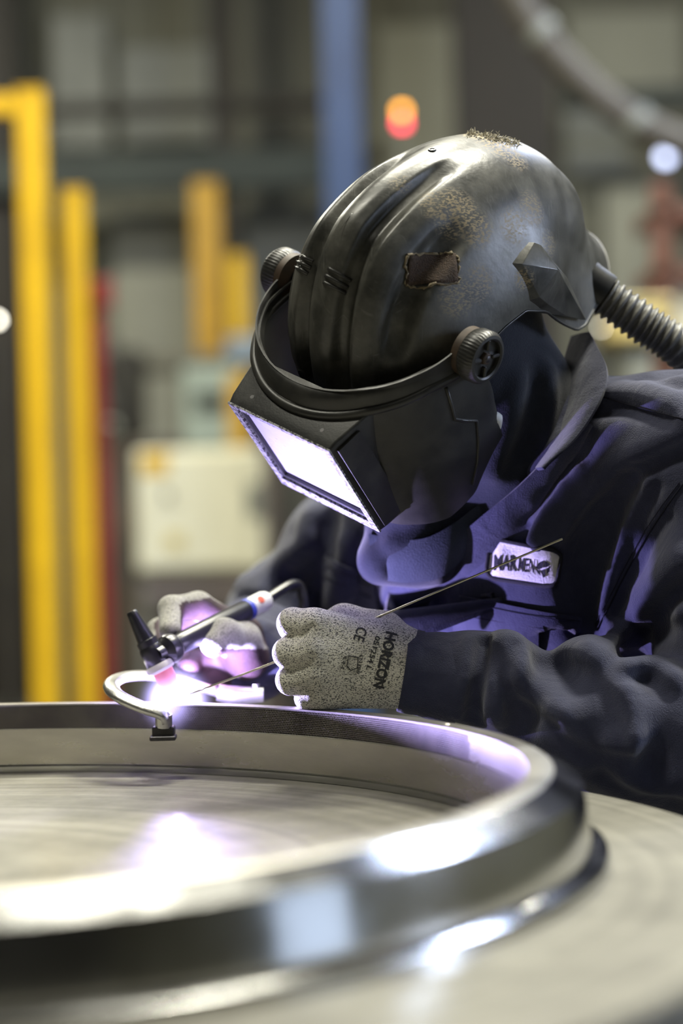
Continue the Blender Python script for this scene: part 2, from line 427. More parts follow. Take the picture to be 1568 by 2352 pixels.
M['lamp_glow'] = mat('lamp_diffuser', (.9, .9, .85), .5, emit=(1, .96, .8), estr=4)
LAMPNAMES = ['hall lamp hanging above and left of the steel ring', 'hall lamp hanging above the welder', 'hall lamp hanging just behind the helmet', 'hall lamp behind the welder at mid hall', 'hall lamp over the cream cabinet at the back', 'hall lamp at the back right of the hall', 'hall lamp behind the camera near the window']
for (x, y, e, lc), nm in zip(LAMPS, LAMPNAMES):
    r = empty('hall_lamp', (x, y, LAMPZ), nm, 'lamp', 'hall lamps')
    box('housing', (x, y, LAMPZ + .06), (1.3, .42, .10), M['grey'], r)
    for sx in (-.5, .5): tube('hanger', [(x + sx, y, LAMPZ + .1), (x + sx, y, HZ)], .008, M['grey'], r, 6)

# ------------------------------------------------------------------ round table and steel ring
CX, CY = -.356, 1.654
TZ = ZT - .071                      # table top
def ring_xy(r, a): return CX + r * math.cos(a), CY + r * math.sin(a)
def table_material():
    m = mat('worn_steel_table', (.26, .25, .21), .52, .0, (.14, .134, .112), 6, (.36, .66), .2, 90, detail=8, rough2=.66, coat=.25, spec=.25)
    m.node_tree.nodes['Principled BSDF'].inputs['Coat Roughness'].default_value = .17
    nt = m.node_tree; N = nt.nodes; b = N['Principled BSDF']
    tc = N.new('ShaderNodeTexCoord'); sp = N.new('ShaderNodeSeparateXYZ'); nt.links.new(tc.outputs['Object'], sp.inputs[0])
    # fine turning marks: noise stretched along the circle
    vl = N.new('ShaderNodeVectorMath'); vl.operation = 'LENGTH'; nt.links.new(tc.outputs['Object'], vl.inputs[0])
    cb = N.new('ShaderNodeCombineXYZ'); nt.links.new(vl.outputs['Value'], cb.inputs[0])
    nz = N.new('ShaderNodeTexNoise'); nz.inputs['Scale'].default_value = 160; nz.inputs['Detail'].default_value = 3; nt.links.new(cb.outputs[0], nz.inputs['Vector'])
    old = b.inputs['Base Color'].links[0].from_socket
    mx = N.new('ShaderNodeMix'); mx.data_type = 'RGBA'; mx.blend_type = 'MULTIPLY'; mx.inputs[0].default_value = .7
    rp = N.new('ShaderNodeMapRange'); rp.inputs[1].default_value = .3; rp.inputs[2].default_value = .7; rp.inputs[3].default_value = .55; rp.inputs[4].default_value = 1.25
    nt.links.new(nz.outputs[0], rp.inputs[0]); nt.links.new(old, mx.inputs[6]); nt.links.new(rp.outputs[0], mx.inputs[7]); nt.links.new(mx.outputs[2], b.inputs['Base Color'])
    return m
M['table'] = table_material()
TY = CY - .06
tb = empty('round_welding_table', (CX, TY, 0), 'round steel turntable under the polished ring', 'table')
lathe('table_top', [(0.0001, 0), (.670, 0), (.676, -.006), (.676, -.034), (.670, -.04), (.0001, -.04)], (CX, TY, TZ), M['table'], tb, n=160)
lathe('pedestal', [(.12, 0), (.12, .85), (.30, .969)], (CX, TY, 0), M['dark_iron'], tb, n=48)
lathe('base_plate', [(.0001, .03), (.36, .03), (.37, .02), (.37, 0), (.0001, 0)], (CX, TY, 0), M['dark_iron'], tb, n=64)

rg = empty('steel_ring', (CX, CY, TZ), 'polished steel turbine seal ring with honeycomb inner band', 'ring')
RC = (CX, CY, ZT)
HB = -.0245                         # lower edge of the honeycomb band
lathe('body', [(.4985, -.0003), (.4985, HB), (.4955, HB - .0005), (.4970, -.062), (.4995, -.0645), (.4995, -.0705), (.5455, -.0705), (.5455, -.056), (.5395, -.0150), (.5390, -.0130), (.517, -.0012)],
      RC, M['steel_polish'], rg, n=288, sharp=12, closed=True)
lathe('inner_wall', [(.4950, HB - .0012), (.4967, -.0615)], RC, M['steel_inner'], rg, n=288)
lathe('top_face', [(.4962, -.0016), (.4968, 0), (.5158, 0), (.5172, -.0010)], RC, M['steel_band'], rg, n=288, sharp=50)
lathe('base_flange', [(.543, -.0555), (.5465, -.0560), (.5570, -.0620), (.5580, -.0640), (.5580, -.0708), (.543, -.0708)], RC, M['steel_polish'], rg, n=288, sharp=25, closed=True)
# honeycomb foil band: real open cells on the inner face, from the joint (seen right) round to the left
A_J = math.atan2(P(1098, 1720, 1.84)[1] - CY, P(1098, 1720, 1.84)[0] - CX)      # joint
def honeycomb():
    s = .00205; rr = .4963; dphi = s / rr; rows = 13; dz = s * .866; V = []; Fq = []; idx = []
    a = A_J; n = int((math.radians(168) - A_J) / dphi); R6 = s / math.sqrt(3)
    h6 = [(math.cos(math.radians(30 + 60 * i)), math.sin(math.radians(30 + 60 * i))) for i in range(6)]
    cu, cz, iu, ir = np.array([h[0] for h in h6]), np.array([h[1] for h in h6]), None, None
    c = 0
    for j in range(rows):
        z = -.0022 - dz * (j + .35)
        A = A_J + dphi * (np.arange(n) + .5 * (j % 2))
        for k in range(3):                       # rim, lip inside, deep
            sc = (1, .76, .76)[k]; dr = (0, 0, .0019)[k]
            U = A[:, None] + cu[None] * R6 * sc / rr; Z = z + cz[None] * R6 * sc + 0 * U
            V.append(np.stack([CX + (rr + dr) * np.cos(U), CY + (rr + dr) * np.sin(U), ZT + Z], -1))
        base = c; m = n * 6; i0 = base + np.arange(n)[:, None] * 6 + np.arange(6)[None]; i1 = base + np.arange(n)[:, None] * 6 + (np.arange(6)[None] + 1) % 6
        Fq.append(np.stack([i0, i1, i1 + m, i0 + m], -1).reshape(-1, 4)); Fq.append(np.stack([i0 + m, i1 + m, i1 + 2 * m, i0 + 2 * m], -1).reshape(-1, 4))
        idx.append(i0 + 2 * m); c += 3 * m
    V = np.concatenate([v.reshape(-1, 3) for v in V]); fq = np.concatenate(Fq)[:, ::-1]; fh = np.concatenate(idx)
    faces = fq.tolist() + fh[:, ::-1].tolist()
    o = obj('honeycomb_band', V, faces, M['honey'], rg, False); o.data.materials.append(M['honey_shade'])
    mi = np.zeros(len(faces), np.int32); mi[len(fq):] = 1; o.data.polygons.foreach_set('material_index', mi); o['kind'] = 'stuff'; o['label'] = 'dark fine honeycomb foil band'
honeycomb()
aa = np.linspace(math.radians(168), A_J + 2 * math.pi, 220)
V = np.concatenate([np.stack([CX + .4962 * np.cos(aa), CY + .4962 * np.sin(aa), np.full_like(aa, ZT + z)], 1) for z in (-.0016, HB - .0004)])
obj('plain_liner', V, [(i, i + 1, 221 - 1 + i + 1, 220 + i) for i in range(219)], M['steel_inner'], rg)
for ang, r in ((A_J + .13, .509), (2.02, .505)):
    x, y = ring_xy(r, ang); lathe('pin', [(.0001, .0006), (.0028, .0006), (.0034, 0)], (x, y, ZT), M['steel'], rg, n=16)
# a chalky scuff and dark writing-like stains are in the ground steel material; tack-weld dots on the top

# ------------------------------------------------------------------ the welder: body, coverall, hood, gloves
HL = nrm(.725 * CR - .365 * CU - .58 * CF)                    # to the wearer's left
HN = -.59 * CR - .76 * CU - .26 * CF; HN = nrm(HN - HL * (HN @ HL))   # where the visor looks
HU = np.cross(HN, HL)                                         # up through the crown
H0 = P(865, 718, 2.05)                                        # between the two visor knobs
def H(l, n, u): return H0 + l * HL + n * HN + u * HU
BL = nrm(.74 * CR - .66 * CF + .1 * CU)                       # chest axis, to the wearer's left
hip, waist, chest, neck = P(1500, 1960, 2.44), P(1430, 1680, 2.37), P(1275, 1340, 2.27), P(1175, 1020, 2.23)
SP = nrm(chest - hip); BF = np.cross(BL, SP)                  # chest forward
lsh, lel, lmid, lwr = P(1575, 1045, 2.13), P(1705, 1680, 2.05), P(1260, 1612, 2.045), P(985, 1552, 2.052)
rsh, rel, rwr = P(800, 1275, 2.46), P(660, 1425, 2.60), P(575, 1505, 2.295)
person = empty('person', (hip[0], hip[1], 0), 'person in navy coverall and black welding helmet bent over the ring, welding', 'person')

# body (almost all of it is under clothes)
B = SDF((-.3, 1.85, 0), (.75, 2.9, 1.75), .011)
B.ell(H(0, -.015, -.035), np.stack([HL, HN, HU], 1), (.074, .093, .112), .01)
B.cap(H(0, .06, -.10), H(0, .02, -.115), .04, .045, .03)      # jaw
B.cap(H(0, .085, -.05), H(0, .098, -.07), .010, .014, .012)   # nose
for s in (-1, 1): B.ell(H(s * .076, -.02, -.05), np.stack([HL, HN, HU], 1), (.012, .02, .03), .006)   # ears
B.cap(H(0, -.05, -.09), neck, .056, .062, .03)
for a, b, ra, rb in ((hip, waist, .135, .125), (waist, chest, .125, .145), (chest, neck, .145, .07)): B.cap(a, b, ra, rb, .04, (BF, .62))
B.chain([neck, lsh, lel, lmid, lwr], [.05, .050, .036, .024, .024], .02)
B.chain([neck, rsh, rel, rwr], [.05, .05, .042, .027], .03)
B.cap(lwr, P(740, 1520, 2.045), .024, .016, .02); B.cap(rwr, P(500, 1470, 2.2), .022, .013, .02)
feet = []
for s in (-1, 1):
    hp = hip + s * .09 * BL; kn = np.array([hp[0] - .03, hp[1] - .03, .47]); an = np.array([hp[0] + .02, hp[1] + .03, .09]); feet.append((hp, kn, an))
    B.chain([hp, kn, an], [.08, .055, .038], .03); B.cap(an + (0, 0, -.05), an + np.array([-.11, -.13, -.055]), .033, .028, .03)
V, Q = B.mesh(1); obj('body', V, Q, M['skin'], person); del B

# coverall, upper part
S = SDF((-.17, 1.90, .80), (.60, 2.76, 1.46), .0036)
for a, b, ra, rb in ((hip + (0, 0, -.12), hip, .170, .172), (hip, waist, .172, .165), (waist, chest, .165, .188), (chest, neck, .188, .085)): S.cap(a, b, ra, rb, .05, (BF, .64))
S.cap(neck, lsh, .072, .078, .05); S.cap(neck, rsh, .07, .072, .05)
S.cap(chest + .08 * BL + .055 * BF, chest + .02 * BL + .03 * SP + .05 * BF, .075, .075, .05)
S.chain([lsh, lsh * .5 + lel * .5 + (.02, 0, .0), lel], [.080, .080, .082], .035)
S.chain([lwr, P(1090, 1562, 2.052), P(1165, 1574, 2.046), P(1235, 1608, 2.045), P(1340, 1632, 2.038), P(1480, 1668, 2.035), lel], [.042, .043, .045, .041, .058, .064, .078], .014)
S.cap(P(1350, 1670, 2.04), P(1600, 1760, 2.07), .050, .066, .03)
S.chain([rsh, rel], [.074, .070], .03); S.chain([rel, rwr], [.068, .050], .03)
# folds of the near sleeve (forearm), chest, shoulder and far sleeve: lines on the skin, height, width
FOLDS = [
    ([(1112, 1480), (1100, 1560), (1082, 1650)], -.015, .009), ([(1085, 1478), (1068, 1560), (1055, 1640)], .005, .009),
    ([(1150, 1480), (1130, 1560), (1140, 1640)], .007, .013), ([(1170, 1478), (1190, 1540), (1240, 1600), (1300, 1640)], .009, .018),
    ([(1240, 1525), (1225, 1590), (1200, 1660)], -.008, .014), ([(1330, 1500), (1390, 1520), (1440, 1590), (1465, 1680)], .013, .020),
    ([(1300, 1560), (1330, 1650), (1390, 1740)], -.008, .016), ([(1290, 1640), (1370, 1700), (1440, 1710)], .009, .016),
    ([(1480, 1560), (1500, 1640), (1490, 1760)], -.012, .018), ([(1540, 1560), (1500, 1530), (1440, 1520)], .010, .014),
    ([(1400, 1740), (1480, 1790), (1560, 1800)], .008, .02),
    # chest: long drags fanning from the collar and shoulder
    ([(1568, 985), (1440, 1050), (1330, 1150), (1270, 1240)], .012, .018), ([(1500, 990), (1380, 1060), (1290, 1150)], -.006, .016),
    ([(1330, 1090), (1270, 1170), (1235, 1240)], .006, .010), ([(1290, 1120), (1240, 1180), (1215, 1240)], .005, .008),
    ([(1250, 1130), (1215, 1190), (1200, 1240)], -.004, .008), ([(1480, 1110), (1430, 1220), (1400, 1320), (1385, 1400)], .008, .012),
    ([(1440, 1120), (1390, 1230), (1350, 1340)], -.013, .022), ([(1525, 1190), (1465, 1290), (1415, 1400)], -.006, .010),
    ([(1350, 1250), (1345, 1350), (1350, 1440)], -.012, .018),
    ([(1300, 1018), (1180, 1125), (1060, 1225), (960, 1305), (895, 1362)], .012, .013),
    ([(1330, 1040), (1210, 1150), (1100, 1240), (1000, 1330)], -.003, .018),
    ([(960, 1320), (945, 1380), (960, 1440)], .006, .012), ([(1000, 1330), (1010, 1400), (1040, 1440)], -.006, .012),
    ([(1568, 1290), (1500, 1360), (1430, 1440), (1370, 1500)], .014, .018), ([(1568, 1350), (1500, 1430), (1420, 1500)], -.012, .014),
    ([(1500, 1420), (1540, 1400), (1568, 1400)], .010, .016), ([(1430, 1380), (1400, 1450), (1370, 1495)], -.008, .010),
    # shoulder
    ([(1400, 800), (1470, 800), (1530, 840), (1568, 850)], .008, .016), ([(1420, 850), (1480, 870), (1550, 850)], -.008, .014),
    ([(1390, 905), (1460, 900), (1540, 930)], .007, .016), ([(1340, 910), (1450, 945), (1568, 985)], -.003, .007),
    # far front and far sleeve
    ([(760, 1200), (745, 1290), (735, 1380)], -.010, .014), ([(715, 1190), (700, 1260), (640, 1310), (570, 1345)], .010, .018),
    ([(700, 1300), (650, 1340), (600, 1400)], -.014, .016), ([(800, 1250), (790, 1330), (770, 1390)], .006, .014),
    ([(560, 1340), (620, 1350), (680, 1390)], .010, .016), ([(880, 1360), (872, 1420), (870, 1480)], -.008, .008),
    ([(830, 1240), (840, 1300), (870, 1350)], -.006, .010),
]
for pix, amp, w in FOLDS[:]:                                  # a tight hollow runs along each ridge
    if amp > .005 and w > .009:
        d_ = np.array(pix[-1], float) - np.array(pix[0], float); o_ = np.array([d_[1], -d_[0]]) / np.linalg.norm(d_); o_ = o_ * np.sign(o_[1] if abs(o_[1]) > .2 else o_[0]) * (w * 2400 * .95)
        FOLDS.append(([tuple(np.array(q) + o_) for q in pix], -amp * .75, w * .55))
for pix, amp, w in FOLDS: S.pfold(pix, amp * (1.8 if amp < 0 else 2.0), w)
# small overall rumple
sl, X = S.sub(S.lo, S.lo + S.h * S.n)
rum = np.zeros(S.n, np.float32)
for k in range(7):
    w = RNG.normal(size=3); w = w / np.linalg.norm(w) * RNG.uniform(25, 75); rum += np.sin(X @ w.astype(np.float32) + RNG.uniform(0, 6.28)) / np.linalg.norm(w)
S.f[sl] += (rum * .045).astype(np.float32); del X, rum
V, Q = S.mesh(1); CBF = bvh_of(V, Q)
cq = V[Q].mean(1); nearseg = np.full(len(cq), 9.0)
for a_, b_ in ((lel, lmid), (lmid, lwr)):
    t_ = np.clip(((cq - a_) @ (b_ - a_)) / ((b_ - a_) @ (b_ - a_)), 0, 1); nearseg = np.minimum(nearseg, np.linalg.norm(cq - a_ - t_[:, None] * (b_ - a_), axis=1))
CB = bvh_of(V, Q[nearseg > .098])                             # the chest without the near sleeve, to lay pockets on
cov = obj('coverall', V, Q, M['navy'], person); cov['label'] = 'navy twill work coverall'
del S
# trousers
T = SDF((-.1, 2.0, .06), (.85, 2.95, 1.0), .010)
T.cap(hip + (0, 0, .02), hip + (0, 0, -.10), .168, .165, .04, (BF, .66))
for hp, kn, an in feet: T.chain([hp, kn, an + (0, 0, .02)], [.098, .082, .075], .03)
V, Q = T.mesh(1); obj('trousers', V, Q, M['navy'], cov); del T
for hp, kn, an in feet:
    T = SDF(an + np.array([-.24, -.26, -.10]), an + np.array([.1, .1, .15]), .007); t0 = an * (1, 1, 0)
    T.cap(t0 + (0, 0, .055), t0 + np.array([-.115, -.135, .045]), .048, .044, .02); T.cap(t0 + (0, 0, .06), t0 + (0, 0, .19), .05, .055, .02)
    V, Q = T.mesh(1); V[:, 2] = np.maximum(V[:, 2], 0.0); obj('boot', V, Q, M['black_rubber'], person)

# sleeve cuff (camera side) with a turned hem
def cuff(a, b, ra, rb, name='cuff', par=cov, off=.0025):
    a, b = np.asarray(a), np.asarray(b); L = np.linalg.norm(b - a); ax = (b - a) / L
    prof = [(ra - .006, .012), (ra - .004, 0), (ra + off - .001, -.001), (ra + off, .003), (ra + off, .014), (ra + off - .0012, .0155), ((ra + rb) / 2 + off, L / 2), (rb + off, L - .003), (rb - .004, L)]
    V, f = lathe_vf(prof, a, ax, 64)
    cen = a + ((V - a) @ ax)[:, None] * ax; d = V - cen; th = np.arctan2(d @ frame(ax)[:, 1], d @ frame(ax)[:, 0]); t = (V - a) @ ax
    V = cen + d * (1 + .030 * np.sin(2 * th + 9 * t + 1) + .018 * np.sin(5 * th - 30 * t))[:, None]
    return obj(name, V, f, M['navy'], par, True, 60)
cuff(P(927, 1541, 2.054), P(1062, 1562, 2.054), .0400, .0440)
cuff(P(565, 1500, 2.275), P(605, 1488, 2.34), .038, .05)

# collar, stand and lapel edge
def two_rail(name, A, Bc, th, mt, par, n=10, m=9, bulge=.01):
    A = smooth_path([P(*q) for q in A], n); Bc = smooth_path([P(*q) for q in Bc], n); t = np.linspace(0, 1, m)
    G = A[:, None] * (1 - t)[None, :, None] + Bc[:, None] * t[None, :, None] - CF * (bulge * np.sin(math.pi * t))[None, :, None]
    V, f = solid_grid(G, th); return obj(name, V, f, mt, par, True, 70)
two_rail('collar', [(1352, 762, 2.17), (1392, 845, 2.115), (1378, 915, 2.09), (1325, 1000, 2.075), (1252, 1072, 2.07)],
         [(1310, 772, 2.22), (1288, 860, 2.17), (1290, 945, 2.13), (1268, 1015, 2.11), (1228, 1075, 2.095)], -.004, M['navy'], cov)
def ribbon(name, bvh, pix, w, mt, par, off=.0008, n=6):
    pts = strip_on(bvh, pix, w, off, n); V, f = tube_vf(pts, w / 2, 6, flat=(1, .55)); return obj(name, V, f, mt, par)
for pix, w in (([(1338, 898), (1430, 925), (1568, 962)], .0022), ([(1568, 1112), (1500, 1210), (1430, 1330), (1375, 1440), (1352, 1490)], .0026),
               ([(1560, 1108), (1494, 1200), (1424, 1322), (1368, 1434)], .0012), ([(880, 1385), (874, 1440), (868, 1500)], .0022)):
    ribbon('seam', CB, pix, w, M['navy_dark'], cov)
def pocket(name, c, flap):
    G = quad_on(CB, c, 14, 18, .0035, .0035); V, f = solid_grid(G, -.003); o = obj(name, V, f, M['navy'], cov, True, 60)
    c = [np.array(q, float) for q in c]; e = lambda a, b: [(c[0] * (1 - b) + c[1] * b) * (1 - a) + (c[3] * (1 - b) + c[2] * b) * a]
    for a in flap: ribbon('stitching', CB, [tuple(e(a, b)[0]) for b in (.02, .3, .6, .98)], .0012, M['navy_dark'], cov, .0085)
    return o
pocket('breast_pocket', [(1063, 1366), (1330, 1418), (1342, 1530), (1040, 1500)], (.08, .28))
pocket('breast_pocket', [(752, 1275), (868, 1330), (872, 1440), (742, 1420)], (.1, .3))
LP = [(1345, 968, 2.090), (1302, 1008, 2.090), (1240, 1066, 2.096), (1180, 1124, 2.104), (1120, 1174, 2.112), (1060, 1224, 2.120), (1000, 1272, 2.130), (950, 1314, 2.138), (893, 1364, 2.146), (880, 1420, 2.15), (874, 1500, 2.15)]
def lapel():
    n = 8; A = []
    for x, y, d in LP:
        h_, _ = cam_hit(CB, x, y); dd = d if h_ is None else PX(h_)[2] - .012; A.append(P(x, y, dd))
    A = smooth_path(A, n); qs = smooth_path(np.array([q[:2] for q in LP], float), n); G = np.zeros((len(A), 9, 3))
    for i, (a, q) in enumerate(zip(A, qs)):
        o_ = (12 + 46 * min(1, i / 24)) * (1 - .6 * max(0, (i - 52) / 28)); b = snap(CB, P(q[0] + o_, q[1] + o_ * .85, 2), .001); b0 = snap(CB, P(q[0] + o_ + 10, q[1] + o_ * .85 + 9, 2), -.005)
        for j in range(8):
            t = j / 7; G[i, j] = a * (1 - t) + b * t - CF * .004 * math.sin(math.pi * t) * (1 - .3 * math.sin(i * .35))
        G[i, 8] = b0
    V, f = solid_grid(G, -.003); return obj('front_panel', V, f, M['navy'], cov, True, 70)
lapel()

# name patch with its border and lettering
PC = [np.array(q, float) for q in ((1128, 1240), (1284, 1262), (1276, 1350), (1118, 1326))]
M['patch'] = mat('white_patch_cloth', (.74, .72, .74), .85, 0, (.62, .60, .63), 60, bump=.5, bscale=500)
M['patch_edge'] = mat('black_overlock', (.012, .012, .018), .9, bump=.6, bscale=900)
def rounded(c, rad, n=5):
    """rounded outline of a pixel quad"""
    out = []
    for i in range(4):
        p0, p1, p2 = c[i - 1], c[i], c[(i + 1) % 4]; a = p1 + (p0 - p1) / np.linalg.norm(p0 - p1) * rad; b = p1 + (p2 - p1) / np.linalg.norm(p2 - p1) * rad
        for t in np.linspace(0, 1, n): out.append((1 - t) ** 2 * a + 2 * t * (1 - t) * p1 + t * t * b)
    return np.array(out)
RO = rounded(PC, 22); cc = RO.mean(0); Vp = []; K = 9
for k in range(K + 1):
    for q in RO: z = cc + (q - cc) * (k / K if k else .001); Vp.append(snap(CB, P(z[0], z[1], 2), .0030 + (.0016 * math.sin(z[0] * .11) + .001 * math.sin(z[0] * .23 + z[1] * .05)) * (k / K)))
nR = len(RO); pf = grid_faces(K + 1, nR, True)
patch = obj('name_patch', Vp, pf, M['patch'], cov); patch['label'] = 'white cloth name patch with dark border'
ring = np.array(Vp[-nR:]); ring = np.concatenate([ring, ring[:2]]); V, f = tube_vf(ring, .0024, 8, cap=False); obj('patch_border', V, f, M['patch_edge'], cov)
PB = bvh_of(np.array(Vp), pf)
def letters(name, bvh, body, x0, y0, x1, y1, hgt, mt, par, bold=.02, off=.0006, up=None):
    """lettering whose base line runs between two pixels, cap height hgt pixels"""
    V, f = text_vf(body, 1.0, bold); w = V[:, 0].max() - V[:, 0].min(); V[:, 0] -= V[:, 0].min(); V[:, 1] -= V[:, 1].min(); hh = V[:, 1].max()
    ex = np.array([x1 - x0, y1 - y0], float) / w; e = nrm(ex); upv = np.array([e[1], -e[0]]) if up is None else nrm(up); ey = upv * hgt / hh
    V3, f = decal(bvh, V, f, (x0, y0), ex, ey, off); return obj(name, V3, f, mt, par, False)
letters('lettering', PB, 'MAR', 1134, 1310, 1187, 1312, 36, M['patch_edge'], cov, .03)
letters('lettering', PB, 'MEN', 1189, 1312, 1226, 1316, 32, M['patch_edge'], cov, .015)
lg = MB()
for poly in ([(1229, 1303), (1240, 1290), (1250, 1287), (1246, 1304), (1238, 1308)], [(1252, 1287), (1263, 1296), (1254, 1303), (1248, 1303)], [(1231, 1307), (1240, 1311), (1242, 1323), (1233, 1314)],
             [(1243, 1310), (1252, 1306), (1252, 1324), (1247, 1327)], [(1255, 1306), (1264, 1299), (1266, 1308), (1256, 1318)]):
    V = [snap(PB, P(x, y, 2), .0007) for x, y in poly]; lg.add(V, [list(range(len(V)))])
lg.build('emblem', M['patch_edge'], cov, False, None)

M['hood_lit'] = mat('arclit_blue_hood_hem', (.030, .038, .056), .92, 0, (.044, .052, .072), 30, (.4, .7), .4, 700, spec=.15, sheen=.2)  # paler copy of the hood cloth, arc light put into its colour
# hood / neck cloth under the helmet
D = SDF((-.10, 1.92, 1.02), (.36, 2.42, 1.48), .004)
D.cap(H(0, -.05, -.05), neck, .082, .095, .03); D.cap(H(0, -.10, -.10), H(0, -.10, -.16), .075, .06, .03)
D.cap(H(0, .02, -.12), P(950, 1240, 2.20), .055, .045, .03); D.cap(P(960, 1220, 2.22), P(1120, 1105, 2.22), .05, .06, .03)
D.chain([P(875, 1288, 2.18), P(985, 1272, 2.178), P(1100, 1190, 2.178), P(1225, 1090, 2.17)], [.026, .028, .028, .028], .02)
D.cap(P(1190, 900, 2.16), P(1160, 1050, 2.16), .05, .05, .03)
for pix, amp, w in (([(1010, 1260), (960, 1290), (925, 1310)], -.016, .012), ([(900, 1250), (980, 1245), (1050, 1205)], .008, .010), ([(1000, 1300), (1090, 1220), (1200, 1110)], .007, .010),
                    ([(1190, 880), (1170, 960), (1130, 1080)], .009, .012), ([(1230, 880), (1220, 970), (1180, 1070)], -.010, .012), ([(1255, 850), (1262, 920), (1240, 1030)], .008, .010)):
    D.pfold(pix, amp, w)
V, Q = D.mesh(2); hd = obj('hood', V, Q, M['hood'], person); hd['label'] = 'dark blue cloth hood under the helmet'; del D
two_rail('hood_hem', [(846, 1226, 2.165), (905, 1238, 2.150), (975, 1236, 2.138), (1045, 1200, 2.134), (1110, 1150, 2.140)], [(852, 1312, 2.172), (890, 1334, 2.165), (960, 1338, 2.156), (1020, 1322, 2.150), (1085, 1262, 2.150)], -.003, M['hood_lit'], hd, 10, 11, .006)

# gloves ------------------------------------------------------------
def glove_material(k=1.0):
    m = bpy.data.materials.new('heather_knit'); m.use_nodes = True; nt = m.node_tree; N = nt.nodes; b = N['Principled BSDF']; b.inputs['Roughness'].default_value = .92
    b.inputs['Sheen Weight'].default_value = .3; b.inputs['Specular IOR Level'].default_value = .15
    tc = N.new('ShaderNodeTexCoord'); mp = N.new('ShaderNodeMapping'); mp.inputs['Scale'].default_value = (.75, 1, 1.3); nt.links.new(tc.outputs['Object'], mp.inputs[0])
    nz = N.new('ShaderNodeTexNoise'); nz.inputs['Scale'].default_value = 800; nz.inputs['Detail'].default_value = 2; nt.links.new(mp.outputs[0], nz.inputs['Vector'])
    r = N.new('ShaderNodeValToRGB'); r.color_ramp.elements[0].position = .39; r.color_ramp.elements[0].color = (.12, .12, .115, 1); r.color_ramp.elements[1].position = .50; r.color_ramp.elements[1].color = (.72 * k, .70 * k, .61 * k, 1)
    nt.links.new(nz.outputs[0], r.inputs[0]); n3 = N.new('ShaderNodeTexNoise'); n3.inputs['Scale'].default_value = 45; nt.links.new(tc.outputs['Object'], n3.inputs['Vector'])
    mx = N.new('ShaderNodeMix'); mx.data_type = 'RGBA'; mx.blend_type = 'MULTIPLY'; mx.inputs[0].default_value = .6; nt.links.new(r.outputs[0], mx.inputs[6])
    mr = N.new('ShaderNodeMapRange'); mr.inputs[1].default_value = .3; mr.inputs[2].default_value = .7; mr.inputs[3].default_value = .75; mr.inputs[4].default_value = 1.15; nt.links.new(n3.outputs[0], mr.inputs[0]); nt.links.new(mr.outputs[0], mx.inputs[7])
    nt.links.new(mx.outputs[2], b.inputs['Base Color'])
    wv = N.new('ShaderNodeTexVoronoi'); wv.inputs['Scale'].default_value = 900; nt.links.new(mp.outputs[0], wv.inputs['Vector'])
    bp = N.new('ShaderNodeBump'); bp.inputs['Strength'].default_value = .5; bp.inputs['Distance'].default_value = .001; nt.links.new(wv.outputs['Distance'], bp.inputs['Height']); nt.links.new(bp.outputs[0], b.inputs['Normal'])
    return m
M['glove'] = glove_material(); M['glove_dark'] = glove_material(.45); M['palm_coat'] = mat('maroon_palm_coating', (.045, .022, .026), .7, 0, (.03, .016, .02), 80, bump=.4, bscale=400)  # torch-hand knit is a darker copy of the same cloth
G = SDF(P(560, 1720, 2.05) - (.03, .10, .0), P(1010, 1340, 2.05) + (.02, .12, .02), .0016)
kn = [(722, 1434, 2.044, .0150), (716, 1496, 2.038, .0150), (722, 1556, 2.040, .0145), (738, 1602, 2.048, .0135)]
wr = [(890, 1478, 2.054), (895, 1520, 2.048), (895, 1562, 2.048), (890, 1594, 2.054)]
for (x, y, d, r), w in zip(kn, wr): G.cap(P(*w), P(x, y, d), .0175, r, .020)
G.cap(P(890, 1500, 2.062), P(960, 1545, 2.054), .026, .030, .03); G.cap(P(890, 1565, 2.062), P(960, 1548, 2.054), .026, .030, .03)
G.cap(P(760, 1460, 2.062), P(760, 1580, 2.062), .018, .016, .02)          # palm pad
pip = [(672, 1432, 2.052), (662, 1500, 2.046), (668, 1562, 2.048), (708, 1606, 2.054)]
dip = [(672, 1440, 2.084), (664, 1502, 2.082), (672, 1560, 2.082), (704, 1604, 2.082)]
tip = [(722, 1450, 2.098), (716, 1504, 2.098), (720, 1556, 2.096), (740, 1600, 2.092)]
FG = []
for i in range(4):
    Fi = SDF(G.lo, G.lo + G.h * (G.n - 1.5), G.h); r = (.0152, .0152, .0146, .0124)[i]
    Fi.chain([P(*kn[i][:3]), P(*pip[i]), P(*dip[i]), P(*tip[i])], [r * .98, r, r * .92, r * .85], .004); FG.append(Fi.f)
ff = FG[0]
for q in FG[1:]:
    hh = np.clip(.5 + .5 * (q - ff) / .0025, 0, 1); ff = q * (1 - hh) + ff * hh - .0025 * hh * (1 - hh)
hh = np.clip(.5 + .5 * (ff - G.f) / .007, 0, 1); G.f = ff * (1 - hh) + G.f * hh - .007 * hh * (1 - hh)
G.chain([P(880, 1450, 2.077), P(790, 1432, 2.092), P(715, 1462, 2.110), P(690, 1490, 2.114)], [.021, .0175, .0145, .0125], .012)   # thumb behind
for pix in ([(640, 1466), (690, 1462), (716, 1440)], [(640, 1536), (690, 1530), (716, 1510)], [(668, 1592), (700, 1584), (722, 1570)]): G.pfold(pix, -.0035, .0035)
V, Q = G.mesh(1); V[:, 2] = np.maximum(V[:, 2], ZT + .0004); LG = bvh_of(V, Q)
gl = obj('glove', V, Q, M['glove'], person); gl['label'] = 'grey knitted glove closed on the filler rod'; del G, FG, ff
def gtext(body, x0, y0, x1, y1, h, bold=.0): return letters('glove_print', LG, body, x0, y0, x1, y1, h, M['print'], gl, bold, .0005)
gtext('HORIZON', 886, 1450, 856, 1576, 27, .04)
